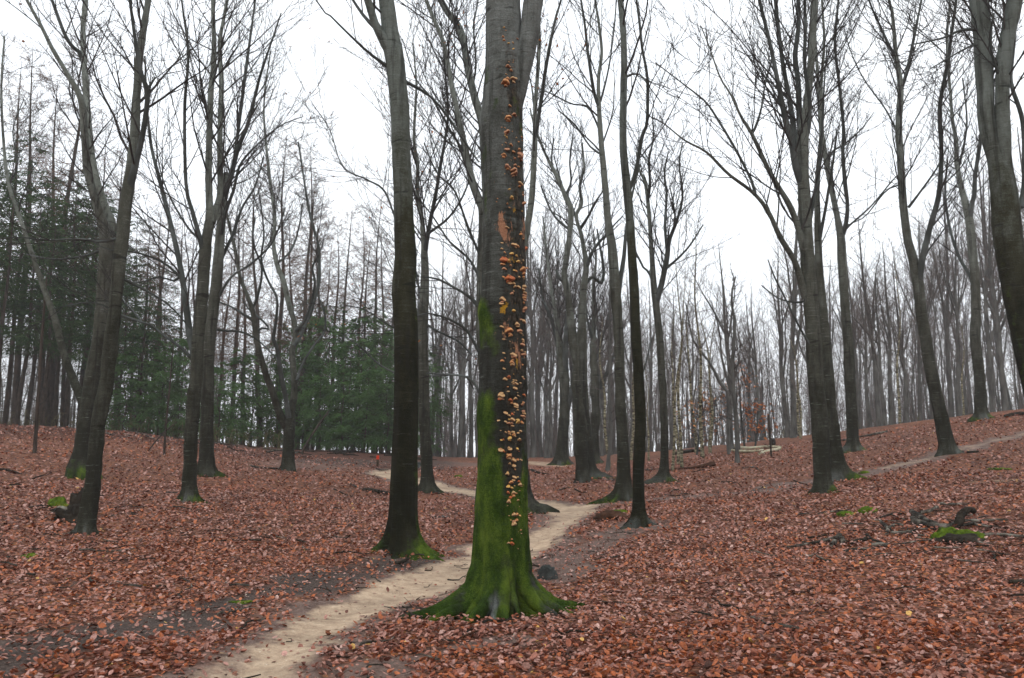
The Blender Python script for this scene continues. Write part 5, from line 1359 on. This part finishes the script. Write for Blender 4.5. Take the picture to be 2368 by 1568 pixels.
gtube('fallen_branch', [(838,1135,6),(855,1137,9),(875,1141,9),(880,1141,7),(895,1144,8),(912,1146,6),(935,1146,4)], 'dark jointed branch lying left of the dark smooth beech', 'branch', 'wood_dark')
gtube('fallen_branch', [(810,1120,3),(822,1127,4),(832,1133,3)], 'tiny pale stick off the end of the dark jointed branch', 'branch')
gtube('fallen_branch', [(577,1078,3),(590,1082,5),(615,1084,4),(650,1086,4),(668,1086,3)], 'thin crooked stick reaching the foot of the low-forked beech', 'branch')
gtube('fallen_branch', [(1600,1084,5),(1620,1082,8),(1645,1078,12),(1652,1077,11)], 'dark rotting log lying on the slope among the birches', 'log', 'wood_red', sides=10)
gtube('fallen_branch', [(1527,1090,4),(1560,1087,5),(1600,1084,4)], 'thin dark stick leading to the rotting log', 'branch', 'wood_red')
gtube('log', [(1695,1036,8),(1725,1040,8),(1750,1039,8),(1775,1037,8),(1805,1037,6)], 'pale fallen birch log, upper of two on the right slope', 'log', 'wood_pale', sides=8)
gtube('log', [(1693,1044,6),(1715,1046,6),(1745,1046,6),(1765,1043,5)], 'pale fallen birch log partly under the upper one', 'log', 'wood_pale', sides=8)
gtube('log', [(1756,1052,7),(1775,1047,8),(1795,1043,8),(1803,1040,7)], 'cream peeled log slanting below the birch logs on the slope', 'log', 'wood_pale', sides=8)
gtube('log', [(1640,1022,4),(1655,1024,7),(1672,1028,6),(1690,1036,5)], 'pale crooked bough left of the birch logs', 'log', 'wood_pale', sides=8)
gtube('log', [(1555,1052,6),(1575,1050,9),(1600,1046,8),(1620,1044,5)], 'dark low log far up the slope behind the birches', 'log', 'wood_dark', sides=8)
gtube('fallen_branch', [(1890,1030,5),(1905,1026,8),(1925,1023,6),(1960,1018,4),(2050,1000,5)], 'long pale branch trailing down the right crest', 'branch', 'wood')
gtube('fallen_branch', [(2322,965,6),(2340,962,8),(2360,960,9),(2400,962,8)], 'dark rotten log on the crest at far right', 'log', 'wood_dark')
gtube('fallen_branch', [(2220,1046,4),(2240,1048,5),(2262,1046,4)], 'short dark stick right of the leaning forked beech', 'branch', 'wood_dark')
gtube('fallen_branch', [(1228,1088,5),(1240,1094,6),(1255,1098,5),(1268,1098,3)], 'brown branch just right of the fungus tree, far side of the path', 'branch', 'wood_dark')
gtube('fallen_branch', [(1395,1112,3),(1420,1112,4),(1460,1114,3)], 'pale stick between the two tall centre right trunks', 'branch', 'wood')
gtube('fallen_branch', [(1335,1112,3),(1375,1108,3),(1420,1110,3)], 'thin pale stick behind the mossy foot of the straight beech', 'branch', 'wood')
gtube('fallen_branch', [(0,1088,5),(20,1090,5),(50,1098,3)], 'dark stick at the left edge below the spruce wood', 'branch', 'wood_dark')
gtube('fallen_branch', [(912,1308,6),(925,1309,9),(938,1303,7),(945,1298,5)], 'short dark stick at the toes of the dark smooth beech', 'branch', 'wood_dark')
gtube('fallen_branch', [(1060,1486,4),(1085,1476,6),(1100,1470,5),(1112,1466,3)], 'curved brown twig in front of the fungus tree roots', 'branch', 'wood_red')
gtube('fallen_branch', [(1020,1488,3),(1045,1492,5),(1062,1498,3)], 'thin black twig in the mud left of the fungus tree roots', 'branch', 'wood_dark')

# brushwood along the left wood edge
G1 = 'dead branches strewn along the left wood edge'
for k in range(46):
    px = drng.uniform(230, 700); py = np.interp(px, [230, 350, 450, 560, 700], [985, 998, 1012, 1025, 1045]) + drng.uniform(-4, 16)
    L_ = drng.uniform(20, 75); a = drng.normal(0.12, 0.14)
    try: gtube('fallen_branch', [(px, py, drng.uniform(2, 4)), (px+L_*0.5, py+L_*0.5*a+drng.normal(0, 2), drng.uniform(2, 4)), (px+L_, py+L_*a, 1.5)], 'grey dead branch in the brushwood along the left wood edge', 'branch', drng.choice(['wood', 'wood_dark']), 5, G1)
    except Exception: pass
G2 = 'dead branches on the bank under the central spruces'
for k in range(22):
    px = drng.uniform(680, 960); py = np.interp(px, [680, 960], [1038, 1058]) + drng.uniform(-4, 8)
    L_ = drng.uniform(20, 70); a = drng.normal(0.03, 0.08)
    gtube('fallen_branch', [(px, py, drng.uniform(2, 4)), (px+L_*0.5, py+L_*0.5*a-1, drng.uniform(2, 4)), (px+L_, py+L_*a, 1.5)], 'dark dead branch on the bank under the central spruces', 'branch', 'wood_dark', 5, G2)
# thin leaning dead stems at the wood edge
def sapling(pts, label, mat='limb', group=None, twigs=6, seed=0, leaves=0, lcol=(0.55, 0.17, 0.035), name='sapling', dens=1, Ls=0.5, base=None):
    g = ground_at(*(base or pts[0][:2])); Y = g[1]
    out = []
    for x, y, wd in pts:
        p = at_depth(x, y, Y); out.append([*p, max(0.5*wd/FL*cdepth(p), 0.006)])
    out[0][2] = g[2]-0.1
    P = catmull(np.array(out), 14); r = np.random.default_rng(seed)
    rt = link(name, None, loc=g); tag(rt, label, 'tree', group)
    b = Buf(); tubes(b, P[None, :, :3], P[None, :, 3], 6); link('trunk', b.mesh('trunk', M[mat], g, color=False), rt)
    if twigs:
        b = Buf()
        p1, r1 = grow(r, P[None, :, :3], P[None, :, 3], twigs, 0.15, 0.98, Ls, 0.9, 0.2, 6, 0.6, 0.12, 0.005, 0.015, 0.3, absL=True); tubes(b, p1, r1, 3)
        p2, r2 = grow(r, p1, r1, 6, 0.1, 1, 0.45, 0.7, 0.1, 4, 0.6, 0.12, 0.003, 0.006); tubes(b, p2, r2, 3)
        p3, r3 = grow(r, p2, r2, 3, 0.2, 1, 0.5, 0.7, 0.1, 3, 0.6, 0.12, 0.003, 0.006); tubes(b, p3, r3, 3)
        link('crown', b.mesh('crown', M['twig'], g, color=False), rt)
        if leaves:
            q = np.concatenate([p3[:, -1], p3[:, 1], p2[:, -1], p2[:, 2]]); q = q[r.choice(len(q), min(leaves, len(q)), replace=False)]; n = len(q)
            lb = Buf(); leaf_mesh(lb, q[:, 0], q[:, 1], q[:, 2], r.uniform(0.04, 0.07, n), r.uniform(0, 2*PI, n), r.normal(0, 0.7, n), r.uniform(0, 2*PI, n), r.uniform(0.3, 1.5, n), np.array([lcol])*r.uniform(0.6, 1.15, (n, 1)))
            tag(link('withered_leaves', lb.mesh('withered_leaves', M['leafcol'], g, smooth=False), rt), kind='stuff')
    return rt
sapling([(80,1047,9),(83,1000,8),(86,950,8),(92,860,7),(97,780,6),(103,700,5),(108,640,3)], 'thin bare sapling standing alone left of the forked beech', twigs=12, seed=1, mat='conifer_trunk', Ls=0.7)
sapling([(380,1052,6),(381,1020,5),(386,960,4),(392,900,4),(396,850,3),(402,790,2)], 'dead whip-thin sapling in front of the young spruces', twigs=8, seed=2, mat='conifer_trunk')
sapling([(338,1042,3),(362,1018,3),(385,995,3),(410,975,2)], 'thin dead stem leaning against the whip-thin sapling', twigs=0, seed=3, mat='conifer_trunk')
sapling([(255,990,4),(272,940,4),(290,890,3),(305,840,3)], 'thin leaning stem under the young spruces at left', twigs=5, seed=4, mat='conifer_trunk')
sapling([(695,1048,6),(712,1020,5),(735,985,5),(760,950,3)], 'dead trunk leaning rightward against the spruce clump', twigs=3, seed=5, mat='conifer_trunk')
sapling([(1374,1090,5),(1370,1060,4),(1366,1020,4),(1362,980,3),(1360,940,2)], 'short crooked dead stem beside the swollen burl tree', twigs=3, seed=6)
sapling([(1404,1090,14),(1405,1070,10),(1411,1030,8),(1412,980,7),(1408,900,6),(1411,840,6),(1410,780,5),(1409,700,4),(1411,620,3)], 'knotty thin birch-like stem left of the tall straight beech', twigs=16, seed=7, mat='far_trunk', Ls=0.9)
sapling([(1705,1070,16),(1704,1060,10),(1703,1030,9),(1700,960,9),(1692,860,9),(1696,800,8),(1698,740,7),(1690,690,5),(1700,640,4)], 'slim young beech with flared foot in front of the birch logs', twigs=20, seed=8, mat='far_trunk', Ls=1.1)
sapling([(1686,1050,11),(1683,1020,9),(1684,960,9),(1680,900,8),(1663,884,8),(1645,845,6),(1618,810,5),(1600,780,4),(1585,700,3)], 'crooked young tree bending left behind the slim flared one', twigs=16, seed=9, mat='far_trunk', Ls=1.0)
sapling([(1783,1058,5),(1782,1040,4),(1780,1010,6),(1778,985,5),(1776,960,3)], 'short dark stake-like sapling before the cream peeled log', twigs=5, seed=10, mat='conifer_trunk', Ls=0.25)
sapling([(1610,1052,5),(1616,1010,5),(1622,970,4),(1632,930,3)], 'beech sapling with orange withered leaves behind the birches', twigs=26, seed=11, leaves=210, Ls=1.3, lcol=(0.50, 0.21, 0.07))
sapling([(1640,1040,5),(1645,1000,5),(1650,960,4),(1655,920,3)], 'wide orange-leaved beech sapling left of the crooked young tree', twigs=22, seed=12, leaves=200, Ls=1.3, lcol=(0.45, 0.2, 0.08))
sapling([(1722,1035,5),(1716,990,5),(1712,940,4),(1708,890,3),(1705,860,2)], 'tall orange-leaved beech sapling behind the birch logs', twigs=26, seed=13, leaves=200, Ls=1.2, lcol=(0.50, 0.18, 0.06))
sapling([(1745,1035,5),(1750,990,4),(1752,950,3)], 'small orange-leaved beech sapling right of the tall leafy one', twigs=16, seed=14, leaves=240, Ls=0.9)
sapling([(2040,985,12),(2038,960,10),(2036,930,9),(2033,880,8),(2028,820,7)], 'old stump-footed beech shoot with orange leaves on the right crest', twigs=26, seed=15, leaves=330, Ls=1.1)
sapling([(2000,985,4),(1998,960,3),(1996,940,2)], 'tiny orange-leaved shoot left of the stump-footed one', twigs=12, seed=16, leaves=120, Ls=0.7)
sapling([(1235,1005,4),(1236,970,3),(1238,940,2)], 'little sapling with a few rust leaves between the middle trunks', twigs=12, seed=17, leaves=130, Ls=0.8)
sapling([(170,985,4),(172,930,4),(178,880,3),(182,850,2)], 'beech sapling with sparse orange leaves beside the mossy low limb', twigs=14, seed=18, leaves=90, Ls=0.8)
sapling([(860,1045,5),(858,980,5),(855,920,4),(850,870,4),(845,820,3)], 'young beech with russet leaves before the central spruce clump', twigs=26, seed=19, leaves=380, Ls=1.6)

def lump(name, px, py, wpx, h, label, cat, mat, seed=0, dpt=0.7, cut=0, hi=0.35, rot=0.0, parent=None):
    g = ground_at(px, py); W_ = wpx/FL*cdepth(g)*0.5
    n1, n2_ = 36, 16
    u = np.linspace(0, 2*PI, n1, endpoint=False); v = np.linspace(-0.35, PI/2, n2_)
    U, Vv = np.meshgrid(u, v, indexing='ij')
    x, y, z = np.cos(U)*np.cos(Vv), np.sin(U)*np.cos(Vv), np.sin(Vv)
    if cut: z = np.minimum(z, cut)
    n = 1 + hi*2*(fb3(x*1.6+seed*3.1, y*1.6, z*1.6, seed, 3)-0.5) + 0.3*(fb3(x*6, y*6, z*6, seed, 2)-0.5)
    X, Y_ = x*W_*n, y*W_*dpt*n
    c, s_ = math.cos(rot), math.sin(rot)
    Vt = np.stack([X*c-Y_*s_, X*s_+Y_*c, z*h*n], -1)
    ix = np.arange(n1*n2_).reshape(n1, n2_)
    Q = np.stack([ix[:, :-1], np.roll(ix, -1, 0)[:, :-1], np.roll(ix, -1, 0)[:, 1:], ix[:, 1:]], -1).reshape(-1, 4)
    b = Buf(); b.add(Vt.reshape(-1, 3), Q)
    me = b.mesh(name, M[mat], color=False)
    o = link(name, me, parent, g - (np.array(parent.location) if parent else 0))
    if label: tag(o, label, cat)
    return o
def two(name, label, cat, base, cover):
    g = ground_at(base[0], base[1]); rt = link(name, None, loc=g); tag(rt, label, cat)
    lump(base[5], *base[:4], None, None, base[4], seed=base[6], parent=rt, **base[7])
    for c_ in cover: lump('moss_cushion', *c_[:4], None, None, 'moss', seed=c_[4], parent=rt, **c_[5])
two('mossy_stump', 'low broad stump under bright green moss in front of the crooked bough', 'stump', (2214,1254,122,0.11,'wood_dark','stump_wood',3,dict(dpt=0.5,cut=0.8)),
    [(2170,1253,44,0.115,5,dict(dpt=0.8)),(2195,1246,60,0.135,6,dict(dpt=0.7)),(2232,1248,70,0.13,7,dict(dpt=0.6)),(2258,1250,40,0.10,8,dict(dpt=0.7)),(2180,1256,34,0.09,9,dict())])
lump('moss_cushion', 1956, 1192, 42, 0.07, 'left of two moss patches in the litter below the large right beeches', 'moss', 'moss', 11)
lump('moss_cushion', 2006, 1184, 46, 0.08, 'right of two moss patches in the litter below the large right beeches', 'moss', 'moss', 12)
lump('moss_cushion', 132, 1172, 42, 0.16, 'round green moss clump beside the dark root plate at left', 'moss', 'moss', 13, hi=0.5)
lump('moss_cushion', 72, 1290, 40, 0.05, 'flat bright moss tuft alone in the litter at lower left', 'moss', 'moss', 14, hi=0.6)
lump('moss_cushion', 1998, 1094, 24, 0.05, 'small moss patch by the side track right of the hollow-footed beech', 'moss', 'moss', 15)
lump('moss_cushion', 555, 1393, 44, 0.018, 'thin mossy smear on the bare mud near the path', 'moss', 'moss', 16, hi=0.9)
lump('moss_cushion', 1060, 1103, 18, 0.09, 'little mossy stump between path and fungus tree in the distance', 'stump', 'moss', 17, cut=0.7)
lump('moss_cushion', 2310, 1085, 50, 0.03, 'faint moss patch by the track at right', 'moss', 'moss', 18, hi=0.8)
lump('moss_cushion', 2352, 1448, 16, 0.02, 'tiny moss tuft near the lower right corner', 'moss', 'moss', 19)
lump('moss_cushion', 1020, 1196, 34, 0.03, 'dull mossy patch left of the fungus tree beyond the mud', 'moss', 'rock', 20, hi=0.7)
two('mossy_mound', 'bare earth mound with a mossy rim by the bend of the path', 'mound', (1412,1200,86,0.16,'wood_red','mound_earth',21,dict(dpt=0.8,hi=0.3)),
    [(1428,1186,50,0.07,22,dict(dpt=0.5,hi=0.6)),(1398,1194,26,0.06,23,dict(hi=0.6))])
lump('stone', 1266, 1338, 44, 0.17, 'dark grey stump-like stone just right of the fungus tree', 'stone', 'rock', 24, cut=0.75, hi=0.45)
# uprooted root plate at left
rt = link('root_plate', None, loc=ground_at(165, 1202)); tag(rt, 'dark earthy root plate with stubs behind the foot of the leaning beech', 'stump')
lump('root_mass', 168, 1206, 74, 0.24, None, None, 'wood_dark', 31, dpt=0.6, hi=1.0, parent=rt)
lump('root_mass', 186, 1196, 48, 0.42, None, None, 'wood_dark', 32, dpt=0.7, hi=0.8, parent=rt)
gtube('root', [(120,1190,10),(138,1186,14),(158,1180,16,0.0),(172,1172,14,0.0)], None, None, 'wood', parent=rt)
gtube('root', [(125,1206,7),(142,1202,12),(160,1196,12,0)], None, None, 'wood_dark', parent=rt)
gtube('root', [(175,1185,10),(178,1172,9,0),(176,1162,7,0),(184,1155,5,0)], None, None, 'wood_dark', parent=rt)
# hummocks on the crests
lump('stump', 1786, 1030, 16, 0.35, 'short dark rotten stump behind the birch logs', 'stump', 'wood_dark', 33, cut=0.8)
lump('stump', 968, 1082, 30, 0.2, 'pale-sided mossy stump half behind the dark smooth beech', 'stump', 'rock', 34, hi=0.5)
# waymark post
g = ground_at(873, 1079)
rt = link('marker_post', None, loc=g); tag(rt, 'short dark wooden post with a bright red top by the far path', 'post')
def box(name, w_, d_, z0, z1, mat, parent, bev=0.006, top_slope=0.0):
    b = Buf(); x, y = w_/2, d_/2
    r = []
    for z_, k in ((z0, 1), (z1-bev, 1), (z1, 0.86)):
        for sx, sy in ((-1, -1), (1, -1), (1, 1), (-1, 1)): r.append((x*sx*k, y*sy*k, z_ + (top_slope*sy if z_ > z0 else 0)))
    Q = [(i*4+j, i*4+(j+1) % 4, i*4+4+(j+1) % 4, i*4+4+j) for i in range(2) for j in range(4)] + [(8, 9, 10, 11)]
    b.add(np.array(r), Q)
    return link(name, b.mesh(name, M[mat], smooth=False, color=False), parent)
hp = 25/FL*g[1]
box('post_shaft', 0.085, 0.085, -0.2, hp*0.68, 'post', rt)
box('red_band', 0.092, 0.092, hp*0.66, hp, 'red', rt)

# twigs scattered over the floor
G3 = 'small twigs scattered over the leaf litter'
TW = []
for q in range(6):
    r = np.random.default_rng(500+q); Lt = r.uniform(0.16, 0.42)
    s = np.linspace(0, 1, 7)
    Pt = np.stack([s*Lt-Lt/2, 0.03*np.sin(s*5+q)+0.012*np.sin(s*13), 0.012+0.008*np.sin(s*7+q)], -1)
    b = Buf(); tubes(b, Pt[None], (0.0075*(1-0.6*s))[None]*r.uniform(0.8, 1.4), 5, cap=True)
    if q % 2:
        p1, r1 = grow(r, Pt[None], np.full((1, 7), 0.005), 2, 0.3, 0.8, 0.12, 0.6, 0, 4, 0.7, 0.1, 0.003, 0.005, absL=True); p1[..., 2] = np.abs(p1[..., 2]); tubes(b, p1, r1, 4)
    TW.append([b.mesh('twig', M[mm], color=False) for mm in ('wood', 'wood_dark')])
for k in range(170):
    a = drng.uniform(-0.6, 0.6); r = math.sqrt(drng.uniform(16, 13**2 if k < 120 else 20**2))
    x, y = r*math.sin(a), r*math.cos(a)
    if abs(x-MB_[0]) < 0.8 and abs(y-MB_[1]) < 0.6: continue
    z = float(height(x, y)+sunk(np.array(x), np.array(y)))
    o = link('twig', TW[drng.integers(6)][drng.integers(2)], None, (x, y, z+0.022))
    o.rotation_euler = (0, drng.normal(0, 0.06), drng.uniform(0, PI)); s_ = drng.uniform(0.6, 1.5); o.scale = (s_, s_, s_)
    tag(o, 'small dead twig lying loose on the leaves or mud', 'twig', G3)
# pebbles on path and mud
pr_ = np.random.default_rng(61); n = 2600
a = pr_.uniform(-0.5, 0.25, n); r = np.sqrt(pr_.uniform(3.8**2, 15**2, n)); x, y = r*np.sin(a), r*np.cos(a)
sa, di, nd = zones(x, y); kk = (sa > 0.35) | ((di > 0.5) & (pr_.uniform(0, 1, n) < 0.4)); x, y = x[kk], y[kk]; n = len(x)
z = height(x, y)+sunk(x, y)+0.012; s_ = pr_.uniform(0.004, 0.011, n)
oc = np.array([(1,0,0),(0,1,0),(-1,0,0),(0,-1,0),(0,0,.7),(0,0,-.7)], float)
Vp = np.stack([x, y, z], -1)[:, None] + oc[None]*s_[:, None, None]*pr_.uniform(0.7, 1.3, (n, 6, 1))
Tt = np.array([[0,1,4],[1,2,4],[2,3,4],[3,0,4],[1,0,5],[2,1,5],[3,2,5],[0,3,5]])
b = Buf(); b.add(Vp.reshape(-1, 3), None, ((np.arange(n)*6)[:, None, None]+Tt[None]).reshape(-1, 3), np.repeat(np.concatenate([np.array([(0.5,0.42,0.32)])*pr_.uniform(0.5, 1.3, (n, 1)), np.ones((n, 1))], 1), 6, 0))
tag(link('pebbles', b.mesh('pebbles', M['leafcol'], smooth=False)), 'fine pale gravel on the path', kind='stuff')
# dry undergrowth on the left crest and among the far trunks
r = np.random.default_rng(71)
N = 1300
px = np.concatenate([r.uniform(-150, 680, 850), r.uniform(680, 1000, 150), r.uniform(1750, 2500, 300)])
Y = np.concatenate([r.uniform(34, 48, 850), r.uniform(42, 52, 150), r.uniform(44, 60, 300)])
x = (px-IW/2)/FL*Y/CP; z = height(x, Y)
K = 4; s = np.linspace(0, 1, K); ht = r.uniform(0.25, 0.9, N); lx, ly = r.normal(0, 0.25, N), r.normal(0, 0.25, N)
Pu = np.zeros((N, K, 3)); Pu[..., 0] = x[:, None]+lx[:, None]*s[None]**1.5; Pu[..., 1] = Y[:, None]+ly[:, None]*s[None]**1.5; Pu[..., 2] = z[:, None]+ht[:, None]*np.sin(s*1.9)[None]
b = Buf(); tubes(b, Pu, np.full((N, K), 0.006)*r.uniform(1, 2.2, (N, 1)), 3)
p1, r1 = grow(r, Pu, np.full((N, K), 0.006), 3, 0.3, 1, 0.4, 0.8, 0, 3, 1, 0.2, 0.008, 0.012); tubes(b, p1, r1, 3)
tag(link('undergrowth', b.mesh('undergrowth', M['scrub'], color=False)), 'dry yellowish bramble and grass along the wood edge', kind='stuff')

# ------------------------------------------------------------------ damp air
m, nt = new_mat('damp_air'); B = NB(nt)
v = B.n('VolumePrincipled'); v.inputs['Density'].default_value = 0.0010; v.inputs['Color'].default_value = (0.97, 0.98, 1.0, 1); v.inputs['Anisotropy'].default_value = 0.2
o_ = B.n('OutputMaterial'); B.l(v.outputs[0], o_.inputs['Volume'])
hb = Buf(); X, Y0, Y1, Z0, Z1 = 305, -305, 305, -9, 38
vv = np.array([(x, y, z) for z in (Z0, Z1) for y in (Y0, Y1) for x in (-X, X)], float)
hb.add(vv, [(0,2,3,1),(4,5,7,6),(0,1,5,4),(2,6,7,3),(0,4,6,2),(1,3,7,5)])
tag(link('haze', hb.mesh('haze', m, smooth=False, color=False)), 'thin damp winter haze', kind='stuff')
# more loose sticks round the crooked bough, and dead branches on the slope
G4 = 'thin sticks strewn round the crooked bough at right'
for k in range(26):
    px = drng.uniform(1830, 2367); py = drng.uniform(1190, 1300)
    L_ = drng.uniform(25, 90); a = drng.normal(0.0, 0.16)
    gtube('fallen_branch', [(px, py, drng.uniform(2.5, 5)), (px+L_*0.5, py+L_*0.5*a+drng.normal(0, 3), drng.uniform(2.5, 5)), (px+L_, py+L_*a, 2)], 'thin grey stick strewn among the leaves round the crooked bough', 'branch', drng.choice(['wood', 'wood', 'wood_dark']), 6, G4)
G5 = 'small dead branches on the middle and left leaf slopes'
for k in range(34):
    px = drng.uniform(20, 900) if k < 20 else drng.uniform(1240, 1880); py = drng.uniform(1080, 1290) if k < 20 else drng.uniform(1080, 1150)
    L_ = drng.uniform(18, 60); a = drng.normal(0.05, 0.25)
    gtube('fallen_branch', [(px, py, drng.uniform(2, 4)), (px+L_*0.5, py+L_*0.5*a+drng.normal(0, 3), drng.uniform(2, 4)), (px+L_, py+L_*a, 1.5)], 'small dark dead branch lying on the open leaf slope', 'branch', drng.choice(['wood', 'wood_dark']), 5, G5)


# ------------------------------------------------------------------ each background tree is told apart by the near trunks it stands between
LM = [(-400, 'the left edge'), (95, 'the lone sapling'), (205, 'the forked left beech'), (265, 'the leaning knobbly beech'), (445, 'the wrinkled beech'), (495, 'the ochre-streaked beech'), (667, 'the low-forked beech'),
      (935, 'the dark smooth beech'), (980, 'the grey-green beech'), (1160, 'the fungus tree'), (1300, 'the many-stemmed beech'), (1345, 'the lumpy-barked tree'), (1440, 'the tall straight beech'), (1476, 'the seamed dark beech'),
      (1530, 'the brown-footed beech'), (1700, 'the slim flared beech'), (1890, 'the big right beech'), (1965, 'the slim slope beech'), (2155, 'the leaning forked beech'), (2262, 'the crest beech'), (2380, 'the right-edge giant'), (9999, 'the right edge')]
ORD = ['', 'second ', 'third ', 'fourth ', 'fifth ', 'sixth ', 'seventh ', 'eighth ', 'ninth ', 'tenth ', 'eleventh ', 'twelfth '] + [w_ + ' ' for w_ in 'thirteenth fourteenth fifteenth sixteenth seventeenth eighteenth nineteenth twentieth'.split()] + ['twenty-' + w_ + ' ' for w_ in 'first second third fourth fifth sixth seventh eighth ninth'.split()] + [w_ + ' ' for w_ in 'thirtieth thirty-first thirty-second thirty-third thirty-fourth thirty-fifth thirty-sixth thirty-seventh thirty-eighth thirty-ninth'.split()]
KIND = {'spruce_tree': 'dark spruce', 'young_spruce': 'bushy young spruce', 'larch_tree': 'reddish larch', 'bare_beech': 'hazy bare beech', 'birch_tree': 'mottled birch', 'bare_tree': 'slender bare tree'}
bins = {}
for o in list(COL.objects):
    k = o.name.split('.')[0]
    if k in KIND and o.get('group'):
        q = project(np.array(o.location) + np.array([0, 0, 2.0]))[0]
        g_ = max(i for i in range(len(LM)) if LM[i][0] <= max(q, -399))
        bins.setdefault((k, g_), []).append((float(q), o))
for (k, g_), lst in bins.items():
    lst.sort(key=lambda t: t[0])
    a_, b_ = LM[g_][1], LM[g_+1][1]
    for i, (q, o) in enumerate(lst):
        where = 'between %s and %s' % (a_, b_)
        if len(lst) == 1: o['label'] = 'only %s %s' % (KIND[k], where)
        elif i < 39: o['label'] = '%s, %sfrom left %s' % (KIND[k], ORD[i] if i else 'first ', where)
        else: o['label'] = '%s crowded %s' % (KIND[k], where)
